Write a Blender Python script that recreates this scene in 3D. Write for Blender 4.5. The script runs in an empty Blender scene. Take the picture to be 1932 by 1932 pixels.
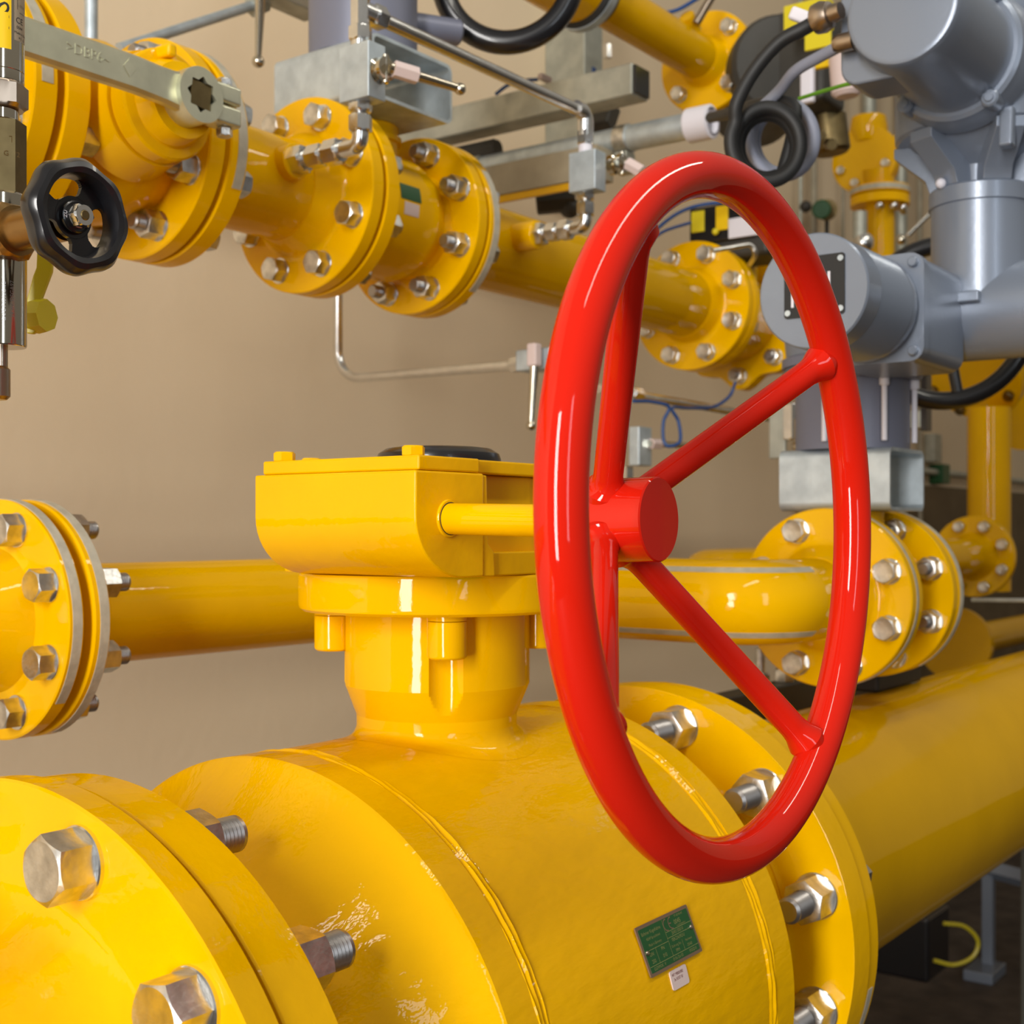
import bpy, bmesh, math, random
from mathutils import Vector, Matrix
random.seed(7)
PI = math.pi
scn = bpy.context.scene
COL = scn.collection

# ------------------------------------------------------------------ camera, world, light, exposure
H = 1.25                       # eye height above the floor
YAW = math.radians(36.46)      # pipes run 36.5 degrees to the right of the view
FPX, CX, CY = 2478.0, 966.0, 999.0
cs, sn = math.cos(YAW), math.sin(YAW)
cd = bpy.data.cameras.new('camera'); cam = bpy.data.objects.new('camera', cd); COL.objects.link(cam)
cam.location = (0, 0, H)
cam.rotation_euler = (PI/2, 0, YAW - PI/2)
cd.sensor_width = 36.0; cd.lens = FPX/1932*36.0; cd.shift_y = (CY-966)/1932
cd.clip_start = 0.02
cd.dof.use_dof = True; cd.dof.focus_distance = 0.74; cd.dof.aperture_fstop = 15.0
scn.camera = cam
scn.view_settings.view_transform = 'Standard'; scn.view_settings.look = 'None'
scn.view_settings.exposure = 0.0; scn.view_settings.gamma = 1.0; scn.view_settings.use_curve_mapping = False

w = bpy.data.worlds.new('room_ambient'); scn.world = w; w.use_nodes = True
wn = w.node_tree; bg = wn.nodes['Background']
tcw = wn.nodes.new('ShaderNodeTexCoord'); sx = wn.nodes.new('ShaderNodeSeparateXYZ'); cr = wn.nodes.new('ShaderNodeValToRGB')
mp = wn.nodes.new('ShaderNodeMapRange'); mp.inputs['From Min'].default_value = -1; mp.inputs['From Max'].default_value = 1
wn.links.new(tcw.outputs['Generated'], sx.inputs[0]); wn.links.new(sx.outputs['Z'], mp.inputs['Value'])
wn.links.new(mp.outputs[0], cr.inputs[0]); wn.links.new(cr.outputs[0], bg.inputs['Color'])
cr.color_ramp.elements[0].position = 0.30; cr.color_ramp.elements[0].color = (0.05, 0.034, 0.016, 1)
cr.color_ramp.elements[1].position = 0.75; cr.color_ramp.elements[1].color = (0.84, 0.76, 0.64, 1)
bg.inputs['Strength'].default_value = 0.33

def cam_pt(fw, right, z):
    return Vector((fw*cs + right*sn, fw*sn - right*cs, H + z))
def window_light(name, fw, right, z, sx_, sy_, power, col, target):
    l = bpy.data.lights.new(name, 'AREA'); l.shape = 'RECTANGLE'; l.size = sx_; l.size_y = sy_; l.energy = power; l.color = col
    o = bpy.data.objects.new(name, l); COL.objects.link(o); o.location = cam_pt(fw, right, z)
    d = target - o.location
    o.rotation_euler = d.to_track_quat('-Z', 'Y').to_euler()
    return o
TGT = Vector((0.8, 0.7, H))
window_light('window_light_left', -2.9, -1.55, 0.62, 0.70, 2.9, 195, (1.0, 0.97, 0.93), TGT)
window_light('window_light_right', -2.9, 1.65, 0.85, 0.5, 2.3, 22, (0.84, 0.92, 1.0), Vector((1.3, 0.6, H)))

tl = bpy.data.lights.new('ceiling_tube_light', 'AREA'); tl.shape = 'RECTANGLE'; tl.size = 3.2; tl.size_y = 0.14; tl.energy = 22; tl.color = (1.0, 0.95, 0.84)
tlo = bpy.data.objects.new('ceiling_tube_light', tl); COL.objects.link(tlo); tlo.location = (1.2, -0.35, H+1.9); tlo.rotation_euler = (math.radians(25), 0, 0)

# ------------------------------------------------------------------ survey helpers: photo bearing + known distance -> room point
def brg(x, y):
    r = (x-CX)/FPX
    return Vector((cs + r*sn, sn - r*cs, -(y-CY)/FPX))
def at(x, y, X=None, Y=None, t=None):
    d = brg(x, y)
    k = X/d.x if X is not None else (Y/d.y if Y is not None else t)
    p = d*k
    return Vector((p.x, p.y, p.z))
# every z below is measured from eye level; H is added when the meshes are built

# ------------------------------------------------------------------ materials
def mat(name, base, rough=0.4, metal=0.0, bump=0.0, bscale=60, var=0.0, vscale=8, coat=0.0, dirt=None, bstretch=None, spec=0.5):
    m = bpy.data.materials.new(name); m.use_nodes = True
    nt = m.node_tree; b = nt.nodes['Principled BSDF']
    b.inputs['Base Color'].default_value = (*base, 1); b.inputs['Roughness'].default_value = rough
    b.inputs['Metallic'].default_value = metal; b.inputs['Coat Weight'].default_value = coat; b.inputs['Coat Roughness'].default_value = 0.04
    b.inputs['Specular IOR Level'].default_value = spec
    tc = nt.nodes.new('ShaderNodeTexCoord')
    if var > 0 or dirt:
        n = nt.nodes.new('ShaderNodeTexNoise'); n.inputs['Scale'].default_value = vscale; n.inputs['Detail'].default_value = 6
        nt.links.new(tc.outputs['Object'], n.inputs['Vector'])
        r = nt.nodes.new('ShaderNodeValToRGB')
        c2 = dirt if dirt else tuple(c*(1-var) for c in base)
        r.color_ramp.elements[0].position = 0.35; r.color_ramp.elements[0].color = (*c2, 1)
        r.color_ramp.elements[1].position = 0.65; r.color_ramp.elements[1].color = (*base, 1)
        nt.links.new(n.outputs['Fac'], r.inputs[0]); nt.links.new(r.outputs[0], b.inputs['Base Color'])
        mr = nt.nodes.new('ShaderNodeMapRange'); mr.inputs['To Min'].default_value = rough*1.25; mr.inputs['To Max'].default_value = rough*0.85
        nt.links.new(n.outputs['Fac'], mr.inputs['Value']); nt.links.new(mr.outputs[0], b.inputs['Roughness'])
    if bump > 0:
        n2 = nt.nodes.new('ShaderNodeTexNoise'); n2.inputs['Scale'].default_value = bscale; n2.inputs['Detail'].default_value = 3
        mpn = nt.nodes.new('ShaderNodeMapping')
        if bstretch: mpn.inputs['Scale'].default_value = bstretch
        nt.links.new(tc.outputs['Object'], mpn.inputs[0]); nt.links.new(mpn.outputs[0], n2.inputs['Vector'])
        bp = nt.nodes.new('ShaderNodeBump'); bp.inputs['Strength'].default_value = bump; bp.inputs['Distance'].default_value = 0.002
        nt.links.new(n2.outputs['Fac'], bp.inputs['Height']); nt.links.new(bp.outputs[0], b.inputs['Normal'])
        if coat: nt.links.new(bp.outputs[0], b.inputs['Coat Normal'])
    return m
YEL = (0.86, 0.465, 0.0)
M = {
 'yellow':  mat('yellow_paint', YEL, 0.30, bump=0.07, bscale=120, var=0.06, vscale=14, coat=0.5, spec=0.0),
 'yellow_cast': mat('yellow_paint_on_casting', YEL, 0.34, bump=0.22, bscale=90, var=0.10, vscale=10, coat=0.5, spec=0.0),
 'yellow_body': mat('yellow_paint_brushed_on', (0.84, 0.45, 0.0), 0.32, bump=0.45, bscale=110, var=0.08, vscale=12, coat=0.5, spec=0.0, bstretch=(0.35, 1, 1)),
 'yellow_dim': mat('yellow_paint_shaded', (0.74, 0.40, 0.0), 0.36, bump=0.08, bscale=90, var=0.07, vscale=9, coat=0.6, spec=0.0),  # same yellow, darkened: the background's shade is put into the colour
 'red':     mat('red_gloss_paint', (0.62, 0.013, 0.004), 0.30, bump=0.02, bscale=40, coat=0.7, spec=0.0),
 'zinc':    mat('zinc_plated_steel', (0.74, 0.73, 0.70), 0.30, 1.0, bump=0.12, bscale=300, var=0.35, vscale=90),
 'stud':    mat('threaded_steel', (0.42, 0.40, 0.39), 0.38, 1.0),
 'steel':   mat('bright_steel', (0.80, 0.80, 0.79), 0.22, 1.0, var=0.12, vscale=60),
 'galv':    mat('galvanised_steel', (0.60, 0.68, 0.73), 0.45, 0.7, bump=0.05, bscale=80, var=0.25, vscale=35),
 'galv_dim': mat('galvanised_channel', (0.50, 0.51, 0.44), 0.5, 0.6, var=0.2, vscale=30),
 'lever':   mat('passivated_zinc_lever', (0.72, 0.72, 0.55), 0.33, 0.85, bump=0.05, bscale=90, var=0.2, vscale=30),
 'brass':   mat('brass', (0.42, 0.26, 0.10), 0.32, 1.0, var=0.25, vscale=50),
 'bronze':  mat('dull_brass', (0.20, 0.15, 0.07), 0.40, 1.0, var=0.25, vscale=60),
 'copper_steel': mat('warm_plated_steel', (0.42, 0.34, 0.27), 0.3, 1.0),
 'black':   mat('black_plastic', (0.008, 0.008, 0.010), 0.28, coat=0.3),
 'rubber':  mat('black_rubber', (0.012, 0.012, 0.012), 0.55),
 'dark':    mat('dark_grey_metal', (0.045, 0.042, 0.036), 0.5, var=0.3),
 'dark_frame': mat('dark_steel_frame', (0.055, 0.055, 0.045), 0.5, 0.3),
 'grey':    mat('silver_grey_paint', (0.215, 0.25, 0.315), 0.34, 0.35, bump=0.06, bscale=200, coat=0.15),
 'grey_dim': mat('blue_grey_paint', (0.17, 0.18, 0.24), 0.42, 0.2),
 'cable_grey': mat('grey_cable_sheath', (0.27, 0.29, 0.37), 0.5),
 'white':   mat('white_plastic', (0.70, 0.68, 0.74), 0.5),
 'paper':   mat('pink_white_sticker', (0.66, 0.53, 0.50), 0.6),
 'plate_green': mat('green_plate_enamel', (0.012, 0.085, 0.022), 0.4, var=0.1, vscale=60),
 'plate_metal': mat('plate_edge_metal', (0.30, 0.20, 0.13), 0.4, 0.6),
 'ink_gold': mat('brushed_gold_ink', (0.22, 0.23, 0.08), 0.5),
 'ink_red': mat('red_brown_ink', (0.20, 0.05, 0.05), 0.7),
 'ink':     mat('black_ink', (0.01, 0.01, 0.01), 0.6),
 'blue':    mat('blue_hose', (0.01, 0.06, 0.22), 0.45),
 'label_yellow': mat('yellow_label', (0.80, 0.52, 0.0), 0.4),
 'label_metal': mat('silver_foil_label', (0.42, 0.34, 0.24), 0.4, 0.4),
 'tag_yellow': mat('lemon_yellow_tag', (0.70, 0.58, 0.01), 0.5),
 'lime':    mat('lime_yellow_lever', (0.50, 0.42, 0.01), 0.35),
 'green_wire': mat('green_yellow_earth_wire', (0.16, 0.42, 0.02), 0.5),
 'tape':    mat('grey_tape', (0.50, 0.46, 0.36), 0.5, bump=0.2, bscale=200, var=0.2, vscale=80),
 'putty':   mat('putty_edge', (0.45, 0.40, 0.30), 0.6),
 'chrome':  mat('polished_chrome', (0.60, 0.55, 0.45), 0.12, 1.0),
 'stone':   mat('beige_channel', (0.40, 0.35, 0.25), 0.6, 0.1, var=0.2, vscale=20),
 'wall_dado': mat('brown_wall_panel', (0.115, 0.075, 0.030), 0.6, var=0.15),
}
# plaster wall: flecked bump, slight tint drift of the plaster itself
def wall_mat():
    m = mat('beige_plaster', (0.82, 0.66, 0.45), 0.75, bump=0.35, bscale=45, var=0.06, vscale=1.5)
    return m
M['wall'] = wall_mat()
M['floor'] = mat('dark_screed_floor', (0.085, 0.062, 0.045), 0.7, bump=0.4, bscale=30, var=0.45, vscale=12)

# ------------------------------------------------------------------ mesh builder
class MB:
    def __init__(s): s.v = []; s.f = []
    def add(s, vs, fs):
        k = len(s.v); s.v += [Vector(v) for v in vs]; s.f += [tuple(i+k for i in f) for f in fs]; return s
    def frame(s, axis):
        a = Vector(axis).normalized()
        u = a.cross(Vector((0, 0, 1))) if abs(a.z) < 0.95 else a.cross(Vector((1, 0, 0)))
        u.normalize(); v = a.cross(u); return a, u, v
    def lathe(s, prof, o, axis, seg=64, rf=None):
        """prof: list of (distance along axis, radius); rf(h, ang, r) may modulate the radius"""
        a, u, v = s.frame(axis); o = Vector(o); vs = []; fs = []; rows = []
        for h, r in prof:
            if r < 1e-7: rows.append([len(vs)]); vs.append(o + a*h)
            else:
                row = []
                for i in range(seg):
                    t = 2*PI*i/seg; rr = rf(h, t, r) if rf else r
                    row.append(len(vs)); vs.append(o + a*h + (u*math.cos(t) + v*math.sin(t))*rr)
                rows.append(row)
        for A, B in zip(rows, rows[1:]):
            n = seg
            for i in range(n):
                j = (i+1) % n
                if len(A) == 1 and len(B) == 1: break
                if len(A) == 1: fs.append((A[0], B[j], B[i]))
                elif len(B) == 1: fs.append((A[i], A[j], B[0]))
                else: fs.append((A[i], A[j], B[j], B[i]))
        return s.add(vs, fs)
    def cyl(s, p0, p1, r, r2=None, seg=32, ch=0.0):
        p0 = Vector(p0); p1 = Vector(p1); L = (p1-p0).length; r2 = r if r2 is None else r2
        if ch > 0: prof = [(0, 0), (0, r-ch), (ch, r), (L-ch, r2), (L, r2-ch), (L, 0)]
        else: prof = [(0, 0), (0, r), (L, r2), (L, 0)]
        return s.lathe(prof, p0, p1-p0, seg)
    def hexbar(s, p0, p1, af, ch=0.08):
        p0 = Vector(p0); p1 = Vector(p1); L = (p1-p0).length; c = af*ch
        def rf(h, t, r):
            if r < af*0.49: return r
            k = (t % (PI/3)) - PI/6
            rr = af/2/math.cos(k)
            return rr
        prof = [(0, 0), (0, af*0.47), (c, af/2), (L-c, af/2), (L, af*0.47), (L, 0)]
        return s.lathe(prof, p0, p1-p0, 36, rf)
    def tube(s, pts, r, seg=20, cap=True, closed=False):
        P = [Vector(p) for p in pts]; n = len(P); vs = []; fs = []
        T = []
        for i in range(n):
            if closed: T.append((P[(i+1) % n]-P[i-1]).normalized())
            else: T.append((P[min(i+1, n-1)]-P[max(i-1, 0)]).normalized())
        a = T[0]; u = a.cross(Vector((0, 0, 1)))
        if u.length < 1e-3: u = a.cross(Vector((1, 0, 0)))
        u.normalize()
        for i in range(n):
            u = (u - T[i]*u.dot(T[i])).normalized(); w_ = T[i].cross(u)
            for k in range(seg):
                t = 2*PI*k/seg; vs.append(P[i] + (u*math.cos(t) + w_*math.sin(t))*(r[i] if isinstance(r, (list, tuple)) else r))
        for i in range(n if closed else n-1):
            j = (i+1) % n
            for k in range(seg):
                l = (k+1) % seg; fs.append((i*seg+k, i*seg+l, j*seg+l, j*seg+k))
        if cap and not closed:
            fs.append(tuple(range(seg))[::-1]); fs.append(tuple((n-1)*seg+k for k in range(seg)))
        return s.add(vs, fs)
    def box(s, c, size, bev=0.0, rot=None):
        bm = bmesh.new(); bmesh.ops.create_cube(bm, size=1.0)
        bmesh.ops.scale(bm, vec=Vector(size), verts=bm.verts)
        if bev > 0: bmesh.ops.bevel(bm, geom=bm.edges[:], offset=bev, segments=3, profile=0.5, affect='EDGES')
        if rot is not None: bmesh.ops.transform(bm, matrix=rot.to_4x4(), verts=bm.verts)
        bm.verts.index_update()
        vs = [v.co + Vector(c) for v in bm.verts]; fs = [tuple(v.index for v in f.verts) for f in bm.faces]; bm.free()
        return s.add(vs, fs)
    def span(s, x0, x1, y0, y1, z0, z1, bev=0.0):
        return s.box(((x0+x1)/2, (y0+y1)/2, (z0+z1)/2), (abs(x1-x0), abs(y1-y0), abs(z1-z0)), bev)
    def prism(s, poly, z0, z1, mapf):
        """poly: 2-D outline; mapf(a, b, h) -> point; h runs z0..z1"""
        n = len(poly); vs = [mapf(a, b, z0) for a, b in poly] + [mapf(a, b, z1) for a, b in poly]
        fs = [tuple(range(n))[::-1], tuple(range(n, 2*n))] + [(i, (i+1) % n, n+(i+1) % n, n+i) for i in range(n)]
        return s.add(vs, fs)
    def ball(s, c, r, seg=24):
        return s.lathe([(-r*math.cos(PI*i/12), r*math.sin(PI*i/12) if 0 < i < 12 else 0) for i in range(13)], c, (0, 0, 1), seg)

def smooth_path(pts, rad, n=8):
    """polyline with rounded corners of radius rad"""
    P = [Vector(p) for p in pts]; out = [P[0]]
    for i in range(1, len(P)-1):
        a = (P[i-1]-P[i]); b = (P[i+1]-P[i]); la, lb = a.length, b.length; a.normalize(); b.normalize()
        ang = a.angle(b); d = min(rad/math.tan(ang/2), la*0.49, lb*0.49)
        R = d*math.tan(ang/2); A = P[i]+a*d; c = P[i] + (a+b).normalized()*(R/math.sin(ang/2))
        u = (A-c).normalized(); B = P[i]+b*d; w_ = (B-c).normalized(); tot = u.angle(w_)
        for k in range(n+1):
            t = k/n
            out.append(c + (u*math.sin((1-t)*tot) + w_*math.sin(t*tot))/math.sin(tot)*R)
    out.append(P[-1]); return out
def spline(pts, n=10):
    P = [Vector(p) for p in pts]; P = [P[0]*2-P[1]] + P + [P[-1]*2-P[-2]]; out = []
    for i in range(1, len(P)-2):
        for k in range(n):
            t = k/n
            out.append(0.5*((2*P[i]) + (-P[i-1]+P[i+1])*t + (2*P[i-1]-5*P[i]+4*P[i+1]-P[i+2])*t*t + (-P[i-1]+3*P[i]-3*P[i+1]+P[i+2])*t**3))
    out.append(P[-2]); return out

WL = {}
UP = Vector((0, 0, H))
def mesh_of(name, mb, material, origin, angle=30, lift=True):
    me = bpy.data.meshes.new(name); o = Vector(origin)
    me.from_pydata([tuple(v + (UP if lift else Vector()) - o) for v in mb.v], [], mb.f)
    bm = bmesh.new(); bm.from_mesh(me); bmesh.ops.recalc_face_normals(bm, faces=bm.faces); bm.to_mesh(me); bm.free()
    for p in me.polygons: p.use_smooth = True
    me.set_sharp_from_angle(angle=math.radians(angle))
    me.materials.append(M[material] if isinstance(material, str) else material)
    me.update(); return me
def wnorm(o):
    md = o.modifiers.new('weighted_normals', 'WEIGHTED_NORMAL'); md.keep_sharp = True; md.weight = 60
    return o
def tag(o, label=None, cat=None, group=None, kind=None):
    if label: o['label'] = label
    if cat: o['category'] = cat
    if group: o['group'] = group
    if kind: o['kind'] = kind
    return o
def thing(name, label, cat, loc, group=None):
    o = bpy.data.objects.new(name, None); COL.objects.link(o); o.empty_display_size = 0.02
    o.location = Vector(loc)+UP; WL[o.name] = o.location.copy()
    return tag(o, label, cat, group)
def part(name, mb, material, parent, label=None, angle=30):
    org = WL[parent.name]
    o = bpy.data.objects.new(name, mesh_of(name, mb, material, org, angle)); COL.objects.link(o)
    wnorm(o); o.parent = parent; WL[o.name] = org.copy()
    if label: o['label'] = label
    return o
def solo(name, mb, material, label, cat, group=None, kind=None, loc=None, angle=30):
    if loc is None:
        xs = [v.x for v in mb.v]; ys = [v.y for v in mb.v]; zs = [v.z for v in mb.v]
        loc = Vector(((min(xs)+max(xs))/2, (min(ys)+max(ys))/2, min(zs)))
    org = Vector(loc)+UP
    o = bpy.data.objects.new(name, mesh_of(name, mb, material, org, angle)); COL.objects.link(o); o.location = org; wnorm(o)
    WL[o.name] = org.copy(); return tag(o, label, cat, group, kind)
def structure(name, mb, material):
    o = bpy.data.objects.new(name, mesh_of(name, mb, material, Vector())); COL.objects.link(o); o['kind'] = 'structure'; return o

# ------------------------------------------------------------------ lettering
def text_geo(txt, size, extr=0.0):
    cu = bpy.data.curves.new('lettering', 'FONT'); cu.body = txt; cu.size = size; cu.extrude = extr
    cu.align_x = 'CENTER'; cu.align_y = 'CENTER'; cu.resolution_u = 3
    ob = bpy.data.objects.new('lettering', cu); COL.objects.link(ob)
    dg = bpy.context.evaluated_depsgraph_get()
    me = bpy.data.meshes.new_from_object(ob.evaluated_get(dg))
    vs = [v.co.copy() for v in me.vertices]; fs = [tuple(p.vertices) for p in me.polygons]
    bpy.data.objects.remove(ob); bpy.data.curves.remove(cu); bpy.data.meshes.remove(me)
    return vs, fs
def put_text(mb, txt, size, fn, cx=0, cy=0, extr=0.0, sxx=1.0):
    vs, fs = text_geo(txt, size, extr)
    return mb.add([fn(v.x*sxx+cx, v.y+cy, v.z) for v in vs], fs)

# ------------------------------------------------------------------ fasteners (built along +X, base at x = 0)
_cache = {}
def fast_mesh(kind, s, stl=None, material='zinc'):
    key = (kind, s, stl, material)
    if key in _cache: return _cache[key]
    mb = MB()
    def hexrows(h, top_in=None):
        n = 48; a = [2*PI*i/n for i in range(n)]
        rho = [s/2/math.cos((t % (PI/3))-PI/6) for t in a]
        R0 = s*0.475
        vs = [Vector((0, r*math.cos(t), r*math.sin(t))) for r, t in zip(rho, a)]
        vs += [Vector((h-(r-R0)*0.55, r*math.cos(t), r*math.sin(t))) for r, t in zip(rho, a)]
        vs += [Vector((h, R0*math.cos(t), R0*math.sin(t))) for t in a]
        fs = [(i, (i+1) % n, n+(i+1) % n, n+i) for i in range(n)] + [(n+i, n+(i+1) % n, 2*n+(i+1) % n, 2*n+i) for i in range(n)]
        if top_in:
            vs += [Vector((h, top_in*math.cos(t), top_in*math.sin(t))) for t in a]
            vs += [Vector((0, top_in*math.cos(t), top_in*math.sin(t))) for t in a]
            fs += [(2*n+i, 2*n+(i+1) % n, 3*n+(i+1) % n, 3*n+i) for i in range(n)] + [(3*n+i, 3*n+(i+1) % n, 4*n+(i+1) % n, 4*n+i) for i in range(n)]
        else:
            vs += [Vector((h-s*0.012, R0*0.86*math.cos(t), R0*0.86*math.sin(t))) for t in a]
            fs += [(2*n+i, 2*n+(i+1) % n, 3*n+(i+1) % n, 3*n+i) for i in range(n)]
            vs.append(Vector((h-s*0.012, 0, 0))); fs += [(3*n+i, 3*n+(i+1) % n, 4*n) for i in range(n)]
        mb.add(vs, fs)
    wt = s*0.10
    if kind == 'bolt': hexrows(s*0.64); mb.v = [v+Vector((wt, 0, 0)) for v in mb.v]
    elif kind == 'nut': hexrows(s*0.78, s*0.335); mb.v = [v+Vector((wt, 0, 0)) for v in mb.v]
    elif kind == 'washer': mb.lathe([(0, 0), (0, s*0.61), (wt*0.75, s*0.61), (wt, s*0.59), (wt, 0)], (0, 0, 0), (1, 0, 0), 40)
    elif kind == 'stud':
        r = s*0.33; L = stl; prof = [(0, 0), (0, r)]; pitch = s*0.085; x = s*0.5
        while x < L-pitch*1.5:
            prof += [(x, r*0.90), (x+pitch/2, r)]; x += pitch
        prof += [(L-s*0.07, r), (L, r*0.78), (L, 0)]
        mb.lathe(prof, (0, 0, 0), (1, 0, 0), 28)
    me = mesh_of(kind, mb, material, Vector(), 30, lift=False); _cache[key] = me; return me
def fasten(parent, kind, pos, s, sign=-1, roll=0.0, stl=None, material='zinc', washer=True):
    me = fast_mesh(kind, s, None, material)
    o = bpy.data.objects.new(kind, me); COL.objects.link(o); o.parent = parent
    o.location = Vector(pos)+UP-WL[parent.name]
    o.rotation_euler = (roll, 0, PI if sign < 0 else 0)
    if washer:
        wsh = bpy.data.objects.new('washer', fast_mesh('washer', s, None, 'steel')); COL.objects.link(wsh); wsh.parent = o
    if stl:
        sd = bpy.data.objects.new('stud', fast_mesh('stud', s, stl, 'stud')); COL.objects.link(sd); sd.parent = o
    return o
def ring_of(parent, kind, X, Y, Z, Rb, n, ph, s, sign=-1, stl=None, only=None, washer=True):
    out = []
    for k in range(n):
        if only and k not in only: continue
        a = math.radians(ph) + 2*PI*k/n
        out.append(fasten(parent, kind, (X, Y-Rb*math.cos(a), Z+Rb*math.sin(a)), s, sign, random.uniform(0, PI/3), stl, washer=washer))
    return out

# ------------------------------------------------------------------ pipe fittings along X
def disc(X0, X1, Y, Z, R, ch=0.0015, hub=None, hub_len=0.02, pipe=None, side=+1, seg=96):
    """flange disc from X0 to X1 with a tapering weld neck of root radius hub on the given side"""
    mb = MB(); L = X1-X0
    if hub is None:
        mb.lathe([(0, 0), (0, R-ch), (ch, R), (L-ch, R), (L, R-ch), (L, 0)], (X0, Y, Z), (1, 0, 0), seg)
    else:
        h = hub_len
        core = [(0, 0), (0, R-ch), (ch, R), (L-ch, R), (L, R-ch), (L, hub+0.008), (L+0.003, hub+0.002), (L+0.006, hub), (L+h*0.55, (hub+pipe)/2+0.001), (L+h, pipe+0.0008), (L+h, 0)]
        if side > 0: mb.lathe(core, (X0, Y, Z), (1, 0, 0), seg)
        else: mb.lathe(core, (X1, Y, Z), (-1, 0, 0), seg)
    return mb
def rim_tape(X0, X1, Y, Z, R, a0, a1, n=40):
    mb = MB(); vs = []
    for i in range(n+1):
        a = math.radians(a0+(a1-a0)*i/n)
        for x, r in ((X0, R), (X0, R+0.0006), (X1, R+0.0006), (X1, R)): vs.append(Vector((x, Y-r*math.cos(a), Z+r*math.sin(a))))
    fs = [(4*i+k, 4*i+(k+1) % 4, 4*i+4+(k+1) % 4, 4*i+4+k) for i in range(n) for k in range(4)]
    fs += [(0, 1, 2, 3), (4*n, 4*n+1, 4*n+2, 4*n+3)]
    return mb.add(vs, fs)
def xpipe(X0, X1, Y, Z, R, seg=72):
    return MB().lathe([(0, 0), (0, R), (X1-X0, R), (X1-X0, 0)], (X0, Y, Z), (1, 0, 0), seg)

# ================================================================== ROOM
WY = 1.60
structure('wall_back', MB().span(-2.5, 9.0, WY, WY+0.2, -H, 2.2), 'wall')
structure('wall_right', MB().span(9.0, 9.2, -3.5, WY+0.2, -H, 2.2), 'wall')
structure('floor', MB().span(-2.5, 9.2, -3.5, WY+0.2, -H-0.1, -H), 'floor')
structure('trim_1', MB().span(3.55, 9.0, WY-0.03, WY-0.0005, -H, 0.155, 0.004), 'wall_dado')

# ================================================================== LINE 1: big ball valve with red handwheel
Y1, Z1 = 0.605, -0.3427
SX, SY = 0.728, 0.605          # stem axis
near = thing('gas_pipe', 'yellow gas pipe end with bolted flange, nearest, cut off at lower left corner', 'pipe', (0.30, Y1, Z1-0.21))
part('pipe', xpipe(-0.35, 0.335, Y1, Z1, 0.1365), 'yellow', near)
mb = MB().lathe([(0, 0), (0, 0.2115), (0.0012, 0.2128), (0.0185, 0.2140), (0.0198, 0.2128), (0.0198, 0.166), (0.0215, 0.160), (0.025, 0.154), (0.031, 0.149), (0.040, 0.1445), (0.053, 0.1405), (0.075, 0.1372), (0.075, 0)], (0.4098, Y1, Z1), (-1, 0, 0), 128)
part('flange', mb, 'yellow_cast', near)
nb = ring_of(near, 'bolt', 0.390, Y1, Z1, 0.189, 12, 12.8, 0.0302, -1)
part('gasket', MB().cyl((0.4095, Y1, Z1), (0.4145, Y1, Z1), 0.160, seg=72), 'dark', near, 'dark gasket in the joint')

valve = thing('ball_valve', 'large yellow ball valve body with green plate, under the red handwheel', 'valve', (SX, Y1, Z1-0.21))
part('flange', MB().lathe([(0, 0), (0, 0.2085), (0.0012, 0.2098), (0.0303, 0.2085), (0.0315, 0.207), (0.0315, 0.155), (0.0355, 0.147), (0.0355, 0)], (0.4142, Y1, Z1), (1, 0, 0), 128), 'yellow_cast', valve)
part('flange', MB().lathe([(0, 0), (0, 0.150), (0.003, 0.155), (0.006, 0.2025), (0.0065, 0.2035), (0.036, 0.2045), (0.0375, 0.203), (0.0375, 0)], (0.9955, Y1, Z1), (1, 0, 0), 128), 'yellow_cast', valve)
def bead(h, t, r):
    return r + 0.00030*math.sin(t*23+h*900) + 0.00022*math.sin(t*61+1.3) + 0.0006*math.sin(t*7+h*200) + 0.0003*math.sin(t*13-h*500)
end_l = [(0.4455, 0), (0.4455, 0.147), (0.456, 0.1455), (0.475, 0.148), (0.498, 0.155), (0.520, 0.165), (0.538, 0.177), (0.551, 0.189), (0.558, 0.1965), (0.5605, 0.1998), (0.5635, 0.2015), (0.590, 0.2010)]
end_r = [(0.866, 0.2010), (0.893, 0.2015), (0.896, 0.1998), (0.903, 0.190), (0.918, 0.177), (0.940, 0.162), (0.970, 0.151), (1.001, 0.148), (1.001, 0)]
part('end_cap', MB().lathe(end_l+[(0.590, 0)], (0, Y1, Z1), (1, 0, 0), 160), 'yellow_body', valve)
part('end_cap', MB().lathe([(0.866, 0)]+end_r, (0, Y1, Z1), (1, 0, 0), 160), 'yellow_body', valve)
part('body', MB().lathe([(0.5985, 0), (0.5985, 0.1985), (0.602, 0.2000), (0.854, 0.2000), (0.8575, 0.1985), (0.8575, 0)], (0, Y1, Z1), (1, 0, 0), 160), 'yellow_body', valve)
for a, b in ((0.588, 0.601), (0.855, 0.868)):
    pr = [(a, 0.195), (a, 0.1995), (a+0.002, 0.2008), (a+0.004, 0.2000), (a+0.006, 0.2013), (a+0.008, 0.1996), (a+0.0105, 0.2010), (b, 0.1992), (b, 0.195)]
    part('weld_seam', MB().lathe(pr, (0, Y1, Z1), (1, 0, 0), 240, lambda h, t, r: bead(h, t, r) if r > 0.197 else r), 'yellow_body', valve)
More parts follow.
